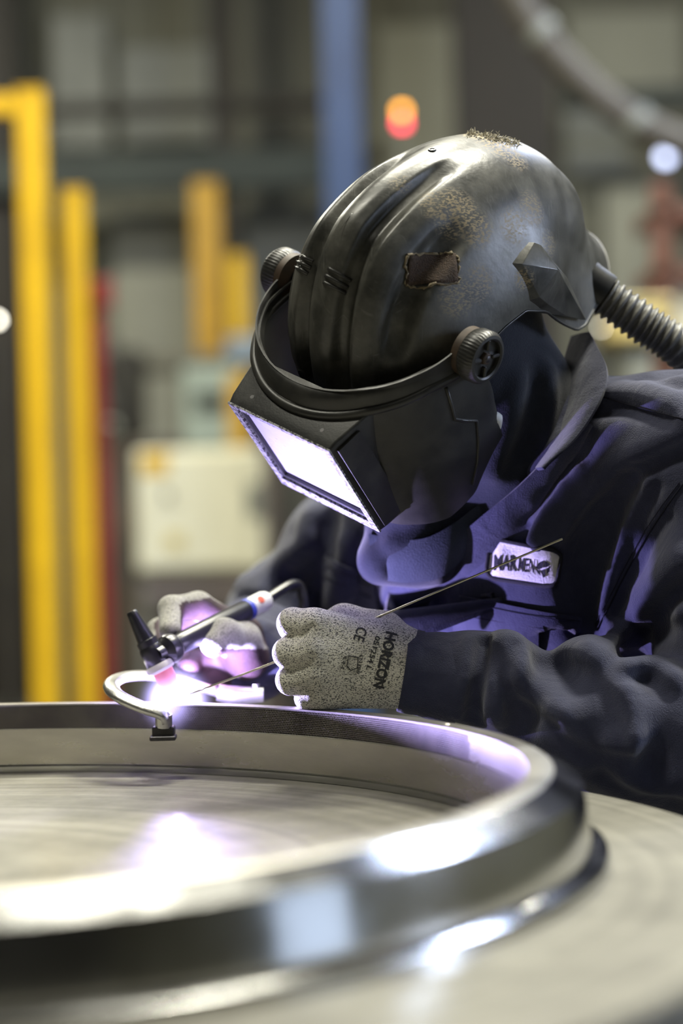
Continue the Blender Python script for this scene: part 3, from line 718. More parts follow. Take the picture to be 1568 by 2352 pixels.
gtext('051254 L', 862, 1460, 840, 1538, 12, .02)
gtext('CE', 820, 1438, 810, 1468, 26, .01)
gtext('EN388', 826, 1504, 818, 1546, 8); gtext('4.4.4', 788, 1505, 780, 1535, 10)
o = ribbon('glove_print', LG, [(893, 1500), (884, 1540), (876, 1578), (866, 1578)], .0016, M['print'], gl, .0002)
V, f = tube_vf([snap(LG, P(x, y, 2), .0003) for x, y in ((800, 1506), (822, 1510), (820, 1534), (806, 1540), (796, 1530), (800, 1506), (822, 1510))], .0005, 5); obj('glove_print', V, f, M['print'], gl)

G = SDF(P(300, 1640, 2.3) - (.03, .25, 0), P(640, 1330, 2.3) + (.02, .08, .02), .0022)
G.cap(rwr, P(545, 1475, 2.265), .034, .030, .02); G.cap(P(550, 1490, 2.27), P(525, 1440, 2.250), .026, .020, .02)
G.chain([P(525, 1435, 2.245), P(455, 1391, 2.225), P(393, 1398, 2.200), P(391, 1448, 2.168)], [.0165, .0145, .0132, .0118], .006)       # index over the torch
G.chain([P(520, 1450, 2.26), P(430, 1420, 2.255), P(366, 1448, 2.235), P(368, 1490, 2.21)], [.015, .0140, .0125, .0115], .006)           # middle
G.chain([P(568, 1512, 2.245), P(556, 1470, 2.215), P(512, 1460, 2.185), P(490, 1480, 2.170)], [.024, .0190, .0170, .0140], .010)         # thumb
G.chain([P(548, 1515, 2.265), P(480, 1520, 2.262), P(428, 1524, 2.245), P(432, 1536, 2.228)], [.018, .0150, .0140, .0125], .006)         # ring
G.chain([P(555, 1535, 2.27), P(510, 1552, 2.265), P(470, 1562, 2.255)], [.017, .0145, .0125], .006)                                      # little
V, Q = G.mesh(1); gl2 = obj('glove', V, Q, M['glove_dark'], person); gl2.data.materials.append(M['palm_coat'])
ta, tb_ = P(372, 1500, 2.145), P(612, 1378, 2.245); fc = V[Q].mean(1); fn = np.cross(V[Q[:, 1]] - V[Q[:, 0]], V[Q[:, 2]] - V[Q[:, 0]]); fn /= np.linalg.norm(fn, axis=1)[:, None] + 1e-12
tq = np.clip(((fc - ta) @ (tb_ - ta)) / ((tb_ - ta) @ (tb_ - ta)), -.3, 1.2); to = ta + tq[:, None] * (tb_ - ta) - fc; to /= np.linalg.norm(to, axis=1)[:, None]
fcx = np.array([PX(p)[:2] for p in fc]); thumb = np.hypot(fcx[:, 0] - 484, fcx[:, 1] - 1478) < 26
low = (fcx[:, 1] > 1490) & (np.hypot(fcx[:, 0] - 428, fcx[:, 1] - 1532) > 28)
gl2.data.polygons.foreach_set('material_index', ((((fn * to).sum(1) > .15) | low) & ~thumb).astype(np.int32))   # coated palm side
gl2['label'] = 'grey knitted glove gripping the torch handle'; del G

# ------------------------------------------------------------------ welding helmet
hel = empty('welding_helmet', H(0, 0, -.10), 'scuffed black welding helmet with ribbed dome and lowered visor', 'helmet')
HREL = lambda p: tuple(np.asarray(p) - np.array(root_loc(hel)))
n0, u0, nf, nb, al, au, exq = -.0288, -.0327, .1249, .2171, .112, .1499, 1.1962
RIMT = np.array([(0, -.034), (28, -.034), (61, -.031), (81, -.026), (90, -.026), (97, -.032), (105, -.044), (111, -.073), (114, -.108), (117.5, -.140), (121, -.150), (130, -.158), (139, -.169), (146, -.178), (180, -.182)])
def shell_point(v, ph, with_disp=True):
    """v 0..1 crown to rim, ph azimuth (0 front, + wearer's left); arrays"""
    rim = np.interp(np.abs(np.degrees(ph)), RIMT[:, 0], RIMT[:, 1])
    Qm = np.where(rim < u0, np.pi / 2 + (u0 - rim) / au, np.arccos(np.clip(((np.maximum(rim, u0) - u0) / au), 0, 1) ** (1 / exq)))
    q = v * Qm; C, s = np.cos(ph), np.sin(ph); dome = q < np.pi / 2
    sn = np.where(dome, np.sin(np.minimum(q, np.pi / 2)) ** exq, 1 + .1137 * ((q - np.pi / 2) * au / .1462) ** 2)
    u = np.where(dome, u0 + au * np.abs(np.cos(np.minimum(q, np.pi / 2))) ** exq, u0 - (q - np.pi / 2) * au)
    n = n0 + np.where(C > 0, nf, nb) * C * sn; l = al * s * sn
    return l, n, u
def sstep(a, b, x): t = np.clip((x - a) / (b - a), 0, 1); return t * t * (3 - 2 * t)
RV, CP = 110, 320
vv, pp = np.meshgrid(np.linspace(0.004, 1, RV), np.linspace(-np.pi, np.pi, CP, endpoint=False), indexing='ij')
l, n, u = shell_point(vv, pp)
G0 = np.stack([l, n, u], -1)
def normals(G):
    du = np.gradient(G, axis=0); dv = np.roll(G, -1, 1) - np.roll(G, 1, 1); N_ = np.cross(du, dv); N_ /= np.linalg.norm(N_, axis=2)[..., None] + 1e-12
    s = np.sign((N_ * (G - np.array([0, n0, u0 - .03]))).sum(-1)); return N_ * s[..., None]
NN = normals(G0)
alp = np.arctan2(u - u0, n - n0)
w1 = sstep(.05, .35, alp) * (1 - sstep(1.95, 2.45, alp)); w2 = sstep(.45, .95, alp) * (1 - sstep(1.75, 2.2, alp)); w3 = sstep(.3, .6, alp) * (1 - sstep(1.2, 1.7, alp))
L_ = np.abs(l)
gau = lambda x, c, w: np.exp(-((x - c) / w) ** 4)
disp = -.0100 * gau(L_, .0225 + .004 * np.sin(alp), .0085) * w1 - .0110 * gau(L_, .070, .0092) * w2 + .0025 * gau(L_, .044, .011) * w1 + .002 * gau(L_, 0, .011) * w1
# temple hollow and pointed flat towards the ear (both sides alike), raised ear corner
az = np.abs(np.degrees(pp))
disp += -.002 * np.exp(-(((az - 108) / 22) ** 2 + ((u - .015) / .022) ** 2)) + .006 * np.exp(-(((az - 118) / 12) ** 2 + ((u + .055) / .03) ** 2))
disp += -.001 * np.exp(-(((az - 138) / 14) ** 2 + ((u + .07) / .045) ** 2))
disp += .016 * np.exp(-(((az - 158) / 26) ** 2 + ((u + .070) / .045) ** 2))
G1 = G0 + NN * disp[..., None]
GW = H0 + G1[..., :1] * HL + G1[..., 1:2] * HN + G1[..., 2:3] * HU
NW = NN[..., :1] * HL + NN[..., 1:2] * HN + NN[..., 2:3] * HU
def helmet_material():
    m = mat('scuffed_black_shell', (.034, .034, .030), .33, 0, (.125, .122, .105), 18, (.40, .74), .10, 160, detail=9, rough2=.50)
    nt = m.node_tree; N = nt.nodes; b = N['Principled BSDF']; tc = N.new('ShaderNodeTexCoord'); LK = nt.links.new
    # fine scratches: two stretched noises lighten the surface
    old = b.inputs['Base Color'].links[0].from_socket; cur = old
    for sc, rot in (((900, 14, 60), (.3, .5, .2)), ((40, 700, 30), (.9, .1, 1.0))):
        mp = N.new('ShaderNodeMapping'); mp.inputs['Scale'].default_value = sc; mp.inputs['Rotation'].default_value = rot; LK(tc.outputs['Object'], mp.inputs[0])
        nz = N.new('ShaderNodeTexNoise'); nz.inputs['Scale'].default_value = 1; nz.inputs['Detail'].default_value = 2; LK(mp.outputs[0], nz.inputs['Vector'])
        mr = N.new('ShaderNodeMapRange'); mr.inputs[1].default_value = .66; mr.inputs[2].default_value = .74; mr.inputs[4].default_value = .55; LK(nz.outputs[0], mr.inputs[0])
        mx = N.new('ShaderNodeMix'); mx.data_type = 'RGBA'; mx.inputs[7].default_value = (.13, .13, .12, 1); LK(mr.outputs[0], mx.inputs[0]); LK(cur, mx.inputs[6]); cur = mx.outputs[2]
    # dried adhesive left where tape was: soft round regions broken up by a woven speckle
    spots = GLUE
    wv = N.new('ShaderNodeMapping'); wv.inputs['Scale'].default_value = (300, 300, 620); LK(tc.outputs['Object'], wv.inputs[0])
    sp = N.new('ShaderNodeTexNoise'); sp.inputs['Scale'].default_value = 1; sp.inputs['Detail'].default_value = 3; LK(wv.outputs[0], sp.inputs['Vector'])
    acc = None
    for c, r, k in spots:
        ds = N.new('ShaderNodeVectorMath'); ds.operation = 'DISTANCE'; ds.inputs[1].default_value = c; LK(tc.outputs['Object'], ds.inputs[0])
        mr = N.new('ShaderNodeMapRange'); mr.inputs[1].default_value = r; mr.inputs[2].default_value = r * .55; mr.inputs[3].default_value = 0; mr.inputs[4].default_value = k; LK(ds.outputs['Value'], mr.inputs[0])
        if acc is None: acc = mr.outputs[0]
        else:
            ma = N.new('ShaderNodeMath'); ma.operation = 'MAXIMUM'; LK(acc, ma.inputs[0]); LK(mr.outputs[0], ma.inputs[1]); acc = ma.outputs[0]
    th = N.new('ShaderNodeMapRange'); th.inputs[1].default_value = .47; th.inputs[2].default_value = .58; LK(sp.outputs[0], th.inputs[0])
    ml = N.new('ShaderNodeMath'); ml.operation = 'MULTIPLY'; LK(th.outputs[0], ml.inputs[0]); LK(acc, ml.inputs[1])
    mx = N.new('ShaderNodeMix'); mx.data_type = 'RGBA'; mx.inputs[7].default_value = (.30, .235, .13, 1); LK(ml.outputs[0], mx.inputs[0]); LK(cur, mx.inputs[6]); LK(mx.outputs[2], b.inputs['Base Color'])
    ro = b.inputs['Roughness'].links[0].from_socket; ad = N.new('ShaderNodeMath'); ad.operation = 'MULTIPLY_ADD'; ad.inputs[1].default_value = .4; LK(ml.outputs[0], ad.inputs[0]); LK(ro, ad.inputs[2]); LK(ad.outputs[0], b.inputs['Roughness'])
    return m
SB = bvh_of(GW.reshape(-1, 3), [q for q in grid_faces(RV, CP, True)])
GLUE = []
for x, y, r, k in ((1045, 490, .030, .9), (1095, 525, .022, .8), (1000, 470, .02, .6), (1140, 330, .028, .9), (1085, 310, .018, .9), (1050, 680, .024, .7), (1100, 650, .022, .6), (1180, 520, .022, .55), (1220, 480, .022, .5), (1260, 560, .016, .4), (1200, 640, .014, .8), (920, 420, .014, .5), (1180, 360, .02, .6)):
    p, _ = cam_hit(SB, x, y)
    if p is not None: GLUE.append((HREL(p), r, k))
M['shell'] = helmet_material()
top = np.array([H0 + HU * (u0 + au)])
Vs = np.concatenate([GW.reshape(-1, 3), top]); fs = grid_faces(RV, CP, True) + [(RV * CP, (j + 1) % CP, j) for j in range(CP)]
inner = GW - NW * .0035; Vi = np.concatenate([Vs, inner.reshape(-1, 3)]); off = RV * CP + 1
fs = [f_[::-1] for f_ in fs] + [tuple(off + i for i in f_) for f_ in grid_faces(RV, CP, True)]
a0_, b0_ = (RV - 1) * CP, off + (RV - 1) * CP
fs += [(a0_ + j, a0_ + (j + 1) % CP, b0_ + (j + 1) % CP, b0_ + j) for j in range(CP)]
obj('shell', Vi, fs, M['shell'], hel)
rim_pts = GW[-1]; V, f = tube_vf(np.concatenate([rim_pts, rim_pts[:2]]), .0014, 8, cap=False); obj('rim_edge', V, f, M['black_plastic'], hel)
def on_shell(pix, r, name, mt, off=0.0, n=6, flat=None):
    pts = np.array([snap(SB, P(x, y, 2), off) for x, y in smooth_path(np.array(pix, float), n)]); V, f = tube_vf(pts, r, 8, flat=flat); return obj(name, V, f, mt, hel)
for a, b in (((686, 586), (719, 601)), ((681, 599), (714, 615)), ((678, 612), (707, 629)), ((754, 616), (806, 645)), ((747, 632), (799, 660)), ((743, 648), (793, 673))):
    on_shell([a, ((a[0] + b[0]) / 2, (a[1] + b[1]) / 2), b], .0021, 'rib', M['black_plastic'])
for x, y, r in ((992, 345, .0045), (696, 862, .008)):
    p, nn = cam_hit(SB, x, y); nn = nn if nn @ (p - H0) > 0 else -nn
    lathe('boss', [(.0001, .0006), (r * .45, .0006), (r * .55, .0012), (r * .8, .0012), (r, -.0006)], p, M['black_plastic'], hel, axis=nn, n=24)
# torn hook-tape patch on the near side
M['hook_tape'] = mat('brown_hook_tape', (.060, .036, .022), .9, 0, (.035, .022, .014), 400, (.4, .6), .8, 900)
M['glue'] = mat('dried_glue', (.23, .185, .105), .75, 0, (.12, .09, .05), 200, bump=.6, bscale=500)
QG = quad_on(SB, [(938, 586), (1046, 584), (1050, 648), (930, 656)], 10, 14, .0012); V, f = solid_grid(QG, -.0008); obj('hook_tape_patch', V, f, M['hook_tape'], hel)
edge = [(936, 586), (965, 582), (1000, 584), (1030, 582), (1046, 588), (1054, 605), (1050, 625), (1053, 645), (1035, 652), (1000, 655), (970, 662), (945, 658), (930, 652), (934, 630), (929, 610), (936, 586)]
pts = [snap(SB, P(x + RNG.normal() * 2, y + RNG.normal() * 2, 2), .001) for x, y in smooth_path(np.array(edge, float), 5)]
V, f = tube_vf(pts, np.abs(RNG.normal(.0009, .0005, len(pts))) + .0003, 6, cap=False); obj('glue_edge', V, f, M['glue'], hel)
# fluff left on the crown
fz = MB()
for i in range(420):
    t = RNG.random(); x = 1072 + 118 * t; y = 304 + 24 * t ** 1.5 + abs(RNG.normal()) * 5
    p = None
    for dy in range(0, 40, 3):
        p, nn = cam_hit(SB, x, y + dy)
        if p is not None: break
    if p is None: continue
    nn = nn if nn @ (p - H0) > 0 else -nn; d = nrm(nn * .6 + RNG.normal(size=3) * 1.0); Lf = RNG.uniform(.001, .005) + (.004 if RNG.random() < .12 else 0)
    fz.add(*tube_vf([p - nn * .001, p + d * Lf * .5, p + nrm(d + RNG.normal(size=3) * .5) * Lf], [.0005, .0004, .0002], 4))
o = fz.build('tape_fluff', mat('beige_fluff', (.45, .40, .28), .9, 0, (.12, .11, .08), 300), hel, True, None); o['kind'] = 'stuff'; o['label'] = 'beige fluff of torn tape on the crown'
# raised ear wedge at the back of the near side, and its twin
def wedge(mirror):
    def q(x, y, off):
        p, _ = cam_hit(SB, x, y)
        if p is None: p = snap(SB, P(x, y, 2.02), 0, False)
        r = p - H0; nn = nrm(r - HU * (r @ HU) * .4 - HN * -.02); p = p + nn * off
        if mirror: p = p - 2 * ((p - H0) @ HL) * HL
        return p
    base = [(1168, 602), (1214, 552), (1232, 560), (1290, 640), (1338, 752), (1286, 742), (1240, 714), (1214, 694)]
    low = [q(x, y, -.004) for x, y in base]; up = [q(1186, 610, .006), q(1214, 562, .006), q(1226, 568, .007), q(1282, 646, .010), q(1328, 738, .009), q(1284, 728, .008), q(1240, 700, .008), q(1220, 684, .008)]
    mid = q(1240, 628, .018); n = 8; V = low + up + [mid]
    f = [(i, (i + 1) % n, n + (i + 1) % n, n + i) for i in range(n)] + [(n + i, n + (i + 1) % n, 2 * n) for i in range(n)]
    if mirror: f = [g[::-1] for g in f]
    o = obj('ear_wedge', V, f, M['shell'], hel, False)
    md = o.modifiers.new('bevel', 'BEVEL'); md.width = .0025; md.segments = 3; md.limit_method = 'NONE'; o.data.polygons.foreach_set('use_smooth', [True] * len(o.data.polygons))
wedge(False); wedge(True)

# visor: wrap-round shell, rim, arm band, lens box
def horseshoe(ps, sc=1.0, fr=.122, hw=.1165, back=0.0, ex=1.0):
    """plan curve; ps in [-1, 1]: 0 front, +-1 rear end"""
    a = np.clip(np.abs(ps) / .78, 0, 1) * np.pi / 2; ext = np.clip((np.abs(ps) - .78) / .22, 0, 1)
    l = np.sign(ps) * hw * sc * np.sin(a) ** ex; n = .008 + fr * sc * np.maximum(np.cos(a), 0) ** ex - ext * back
    return l, n
ps = np.linspace(-1, 1, 121); tt = np.linspace(0, 1, 26); GV = np.zeros((26, 121, 3))
aps = np.abs(ps)
utop = np.interp(aps, [0, .35, .6, .78, 1], [.012, .010, .000, -.016, -.022])
ubot = np.interp(aps, [0, .3, .5, .66, .78, .88, 1], [-.148, -.152, -.162, -.158, -.134, -.108, -.080])
for i, t in enumerate(tt):
    uu = utop * (1 - t) + ubot * t; sc = 1 - .02 * t ** 2.2; bulge = 1 + .03 * np.sin(math.pi * t)
    l, n = horseshoe(ps, 1.0, .125 + .011 * t, .1165 + .002 * t, .012, 1.0 - .4 * t); GV[i] = H0 + (l * sc * bulge)[:, None] * HL + (.02 + (n - .02) * sc * bulge)[:, None] * HN + uu[:, None] * HU
V, f = solid_grid(GV, .003); obj('visor', V, f, M['black_plastic'], hel, True, 60)
e = GV[0]; V, f = tube_vf(e + HU * .001, .0048, 12); obj('visor_rim', V, f, M['black_plastic'], hel)
l, n = horseshoe(ps, 1.0, .124, .1165, .014); lip = H0 + l[:, None] * HL + (n - .004)[:, None] * HN + (utop + .004)[:, None] * HU
l2, n2 = horseshoe(ps, 1.0, .110, .110, .014); lip2 = H0 + l2[:, None] * HL + (n2 - .004)[:, None] * HN + (utop + .016)[:, None] * HU
Gl = np.stack([lip * (1 - t) + lip2 * t + HU * .004 * math.sin(math.pi * t) for t in np.linspace(0, 1, 6)]); V, f = solid_grid(Gl, .002); obj('brow_ledge', V, f, M['black_plastic'], hel, True, 60)
# arm band that carries the visor, hooked up to the knobs
ub = np.interp(aps, [0, .3, .55, .75, .9, 1], [.022, .021, .014, .004, -.001, -.001]); hb = np.interp(aps, [0, .6, .85, 1], [.017, .020, .024, .026])
l, n = horseshoe(ps, 1.0, .105, .1150, .012); Gb = np.stack([H0 + l[:, None] * HL + n[:, None] * HN + (ub - hb * (.5 - t))[:, None] * HU for t in np.linspace(0, 1, 5)])
V, f = solid_grid(Gb, .0018); obj('arm_band', V, f, M['black_plastic'], hel, True, 50)
for s in (-1, 1): box('arm_plate', H(s * .1175, .002, -.002), (.005, .026, .034), M['black_plastic'], hel, np.stack([HL, HN, HU], 1), .001)
# stepped seam on the cheek of the visor
VB = bvh_of(GV.reshape(-1, 3), grid_faces(26, 121))
sm_ = [(1024, 890), (1036, 930), (1044, 962), (1068, 966), (1094, 966), (1098, 1010), (1096, 1060), (1084, 1112)]
V, f = tube_vf([snap(VB, P(x, y, 2), .0003) for x, y in sm_], .0017, 8); obj('visor_seam', V, f, M['black_plastic'], hel)
# lens box
BX = lambda l, n, u: H(l, n, u)
M['lens_rim'] = mat('spattered_arclit_grey', (.36, .36, .38), .6, 0, (.05, .05, .055), 260, (.48, .56), .8, 300)  # spattered frame plastic, greyed with the arc's white light in its colour
M['lens'] = mat('dusty_arc_white_lens', (.72, .72, .78), .22, 0, (.62, .62, .70), 12, rough2=.35, coat=.5)  # dusty plate; the arc's reflection is partly put into its white colour
f_l, f_t, f_b, f_n = .067, .010, -.133, .156
def rect(l_, t_, b_, n_, dn=0): return [H(-l_, n_, t_), H(l_, n_, t_), H(l_, n_ + dn, b_), H(-l_, n_ + dn, b_)]
def loop_obj(name, loops, mt, capend=False, bev=0):
    V = []; f = []
    for q in loops: V += q
    for i in range(len(loops) - 1):
        for j in range(4): f.append((4 * i + j, 4 * i + (j + 1) % 4, 4 * i + 4 + (j + 1) % 4, 4 * i + 4 + j))
    if capend: f.append(tuple(4 * (len(loops) - 1) + j for j in range(4)))
    o = obj(name, V, f, mt, hel, False)
    if bev: md = o.modifiers.new('bevel', 'BEVEL'); md.width = bev; md.segments = 3; md.angle_limit = math.radians(25); o.data.polygons.foreach_set('use_smooth', [True] * len(o.data.polygons))
    return o
loop_obj('lens_box', [rect(.079, .009, -.138, .100), rect(f_l + .003, f_t + .002, f_b - .003, f_n - .010), rect(f_l + .001, f_t, f_b - .001, f_n)], M['black_plastic'], bev=.003)
loop_obj('lens_frame', [rect(f_l + .0014, f_t + .0004, f_b - .0014, f_n - .0015), rect(f_l + .0012, f_t + .0002, f_b - .0012, f_n + .0006), rect(f_l - .007, f_t - .005, f_b + .013, f_n + .0006), rect(f_l - .008, f_t - .006, f_b + .014, f_n - .006)], M['lens_rim'])
loop_obj('gasket', [rect(f_l - .0078, f_t - .0058, f_b + .0138, f_n - .002), rect(f_l - .0105, f_t - .007, f_b + .0185, f_n - .002), rect(f_l - .0105, f_t - .007, f_b + .0185, f_n - .0062)], M['black_rubber'])
lo = loop_obj('lens', [rect(f_l - .009, f_t - .0065, f_b + .016, f_n - .0085), rect(f_l - .009, f_t - .0065, f_b + .016, f_n - .006)], M['lens'], True); lo['label'] = 'white-lit cover lens'
for s in (-.047, .047): lathe('screw', [(.0001, .001), (.0022, .001), (.003, 0)], H(s, .1405, .0108), M['dark_iron'], hel, axis=HU, n=16)
# side panels of the box, stepped
for s in (-1, 1):
    V = [H(s * .0705, .150, .004), H(s * .0705, .150, -.128), H(s * .0755, .122, -.130), H(s * .0755, .122, .004)]; Vb = [v + HL * s * .0022 for v in V]
    f = [(0, 1, 2, 3), (7, 6, 5, 4)] + [(i, i + 4, (i + 1) % 4 + 4, (i + 1) % 4) for i in range(4)]
    obj('box_side', V + Vb, f, M['black_plastic'], hel, False)
# knobs
M['washer'] = mat('brown_fibre_washer', (.060, .036, .020), .6, 0, (.035, .022, .013), 80)
def knob(s):
    c = H(s * .124, -.001, -.002); ax = HL * s
    kr = obj('knob', *lathe_vf([(.012, -.002), (.0245, -.002), (.0262, .001), (.0262, .0125), (.0235, .0165), (.0205, .0172), (.0188, .0160), (.0182, .0118), (.0001, .0118)], c, ax, 144), M['black_plastic'], hel, True, 40)
    me = kr.data; cl = np.array(c) - np.array(root_loc(hel)); Fm = frame(ax)
    for v in me.vertices:
        p = np.array(v.co) - cl; t = p @ ax; q = p - t * ax; r = np.linalg.norm(q)
        if r > .0255 and -.001 < t < .0135:
            a = math.atan2(q @ Fm[:, 1], q @ Fm[:, 0]); q = q * (1 - .035 * (round(a / (2 * math.pi) * 144) % 3 == 0)); v.co = Vector(cl + q + t * ax)
    for k in range(4):
        d = math.cos(k * math.pi / 2 + .25) * Fm[:, 0] + math.sin(k * math.pi / 2 + .25) * Fm[:, 1]; e_ = np.cross(ax, d)
        V, f = box_vf(c + d * .0135 + ax * .0138, (.011, .0036, .005), np.stack([d, e_, ax], 1), .0010); sp_ = obj('spoke', V, f, M['black_plastic'], kr, False)
    V, f = lathe_vf([(.0001, .0165), (.0050, .0165), (.0062, .0155), (.0066, .0115)], c, ax, 6); obj('bolt', V, f, M['washer'], kr, False)
    V, f = lathe_vf([(.0001, .0172), (.0034, .0172), (.0038, .0160)], c, ax, 20); obj('bolt_head', V, f, M['dark_iron'], kr)
    lathe('washer', [(.008, -.010), (.0245, -.010), (.0245, -.0022), (.008, -.0022)], c, M['washer'], hel, axis=ax, n=48)
knob(1); knob(-1)
# white lining glimpsed behind the visor edge
M['liner'] = mat('white_foam_liner', (.6, .62, .62), .9)
tube('liner', [H(.113, .010, -.095), H(.115, .004, -.108), H(.113, .008, -.125)], [.003, .006, .003], M['liner'], hel, 10, 5)
# breathing hose with its socket
hp = smooth_path([P(1330, 640, 2.185), P(1390, 682, 2.185), P(1480, 745, 2.185), P(1560, 800, 2.19), P(1660, 890, 2.23), P(1730, 1000, 2.30)], 60)
rr = .0198 + .0022 * np.sin(np.arange(len(hp)) * 2 * math.pi / 10.0)
V, f = tube_vf(hp, rr, 28); M['hose'] = mat('grey_rubber_hose', (.095, .092, .084), .42, 0, (.13, .126, .114), 30); ho = obj('air_hose', V, f, M['hose'], hel); ho['label'] = 'grey corrugated air hose'
lathe('hose_socket', [(.017, -.012), (.0245, -.012), (.0240, -.004), (.0240, .010), (.0235, .014), (.017, .014)], hp[34], M['black_plastic'], hel, axis=hp[40] - hp[28], n=40)

# ------------------------------------------------------------------ TIG torch, arc, filler rod, clamp
AX = P(404, 1603, 2.132)[0]; ARC = np.array([AX, CY + math.sqrt(.5125 ** 2 - (AX - CX) ** 2), ZT + .0020])
t0, t1 = P(301, 1404, 2.135), ARC + np.array([0, 0, .0035]); TA = nrm(t1 - t0); TL = np.linalg.norm(t1 - t0)
tor = empty('welding_torch', P(372, 1500, 2.115), 'black TIG welding torch with pink ceramic cup held over the ring', 'torch')
def tl(name, prof, mt, n=36, sharp=30): return lathe(name, [(r, t * TL) for r, t in prof], t0, mt, tor, axis=TA, n=n, sharp=sharp)
tl('back_cap', [(.0001, 0), (.0046, .0), (.0056, .015), (.0060, .05), (.0092, .33), (.0108, .34), (.0110, .40), (.0098, .41)], M['torch_blk'])
tl('head', [(.0098, .385), (.0118, .42), (.0124, .45), (.0128, .60), (.0112, .635)], M['torch_blk'])
tl('insulator', [(.0112, .60), (.0142, .605), (.0150, .62), (.0150, .665), (.0135, .69), (.0095, .695)], M['ceramic'])
tl('gas_cup', [(.0112, .665), (.0108, .72), (.0104, .80), (.0086, .90), (.0074, .965), (.0060, .97), (.0056, .90)], M['cup'])
tl('electrode', [(.0013, .9), (.0013, .985), (.0002, 1.0)], M['tungsten'], 12)
h0, h1 = P(360, 1505, 2.128), P(612, 1378, 2.245); HA = nrm(h1 - h0); HLn = np.linalg.norm(h1 - h0)
def hl(name, prof, mt, n=32): return lathe(name, [(r, t) for r, t in prof], h0, mt, tor, axis=HA, n=n)
hl('neck', [(.0075, .0), (.0080, .008), (.0150, .014), (.0158, .019), (.0150, .024), (.0108, .029)], M['torch_blk'])
hl('handle', [(.0100, .027), (.0108, .030), (.0112, .040), (.0115, .07), (.0112, HLn - .034), (.0100, HLn - .030)], M['torch_blk'])
hl('blue_band', [(.0113, HLn - .033), (.0116, HLn - .032), (.0116, HLn - .028), (.0113, HLn - .027)], M['label_blue'])
hl('label_sleeve', [(.0108, HLn - .028), (.0112, HLn - .026), (.0112, HLn - .005), (.0096, HLn), (.0001, HLn)], M['label_white'])
c = h0 + HA * (HLn - .016); sd = nrm(CAMP - c); sd = nrm(sd - HA * (sd @ HA) + CU * .3); sd = nrm(sd - HA * (sd @ HA)); lathe('label_mark', [(.0001, .0004), (.0042, .0002), (.0045, -.001)], c + sd * .0112, M['label_red'], tor, axis=sd, n=20)
tube('cable', [h1 - HA * .004, h1 + HA * .05, P(700, 1420, 2.28), P(720, 1560, 2.33), P(700, 1720, 2.38), P(690, 1900, 2.42)], .0055, M['torch_blk'], tor, 10, 8)

arc = empty('welding_arc', ARC, 'blinding white welding arc under the torch cup', 'arc')
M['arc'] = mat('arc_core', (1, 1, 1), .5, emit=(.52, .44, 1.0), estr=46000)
uv = []; 
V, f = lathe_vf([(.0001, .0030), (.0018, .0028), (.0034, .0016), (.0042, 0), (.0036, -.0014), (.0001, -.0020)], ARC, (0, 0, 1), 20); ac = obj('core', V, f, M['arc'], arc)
# emissive halo added round the arc to imitate lens glare
m = bpy.data.materials.new('arc_glare'); m.use_nodes = True; nt = m.node_tree; nt.nodes.clear(); out = nt.nodes.new('ShaderNodeOutputMaterial'); em = nt.nodes.new('ShaderNodeEmission'); em.inputs[0].default_value = (.50, .44, 1.0, 1)
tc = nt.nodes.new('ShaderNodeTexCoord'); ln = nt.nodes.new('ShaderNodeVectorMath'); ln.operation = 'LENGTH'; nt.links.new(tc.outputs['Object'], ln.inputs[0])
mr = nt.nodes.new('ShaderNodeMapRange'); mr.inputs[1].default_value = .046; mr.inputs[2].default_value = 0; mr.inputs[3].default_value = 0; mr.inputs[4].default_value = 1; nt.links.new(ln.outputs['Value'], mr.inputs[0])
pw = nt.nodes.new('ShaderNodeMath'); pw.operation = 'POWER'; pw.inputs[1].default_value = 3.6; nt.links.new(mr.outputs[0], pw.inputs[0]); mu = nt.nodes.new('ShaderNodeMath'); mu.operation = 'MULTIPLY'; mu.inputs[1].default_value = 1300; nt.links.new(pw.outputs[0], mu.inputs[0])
nt.links.new(mu.outputs[0], em.inputs[1]); nt.links.new(em.outputs[0], out.inputs['Volume']); M['glare_halo'] = m
V, f = lathe_vf([(.046 * math.sin(a), .046 * math.cos(a)) for a in np.linspace(math.pi - .001, .001, 16)], ARC, (0, 0, 1), 28); obj('glare_halo', V, f, M['glare_halo'], arc)

fr_ = empty('filler_rod', P(760, 1464, 2.036), 'thin steel filler rod passing through the near glove to the arc', 'rod')
tube('rod', [P(436, 1594, 2.112), P(640, 1517, 2.086), P(890, 1408, 2.052), P(1291, 1238, 2.000)], .0011, M['rod'], fr_, 10, 6)

clp = empty('ring_clamp', P(372, 1690, 2.10), 'cast aluminium clamp arm hooked over the ring by the arc', 'clamp')
V, f = tube_vf(smooth_path([P(500, 1590, 2.20), P(430, 1568, 2.20), P(350, 1552, 2.19), P(285, 1555, 2.165), P(256, 1572, 2.13), P(268, 1596, 2.10), P(320, 1622, 2.085), P(372, 1640, 2.080), P(382, 1655, 2.082)], 8), .0085, 16, flat=(1.0, .62)); obj('arm', V, f, M['alu'], clp)
tube('jaw_post', [P(376, 1640, 2.082), P(376, 1668, 2.085)], .0085, M['alu'], clp, 16)
box('jaw_pad', P(376, 1679, 2.088), (.022, .018, .010), M['dark_iron'], clp, bev=.001); box('jaw_foot', P(375, 1694, 2.084), (.026, .02, .0045), M['dark_iron'], clp, bev=.001)
tube('handle', [P(500, 1590, 2.20), P(540, 1597, 2.20), P(605, 1596, 2.20)], [.009, .010, .008], M['alu'], clp, 14, 4)
tube('screw', [P(590, 1592, 2.20), P(588, 1572, 2.20)], .004, M['alu'], clp, 10)
box('jaw_pad', P(415, 1600, 2.195), (.03, .012, .03), M['dark_iron'], clp, bev=.002)

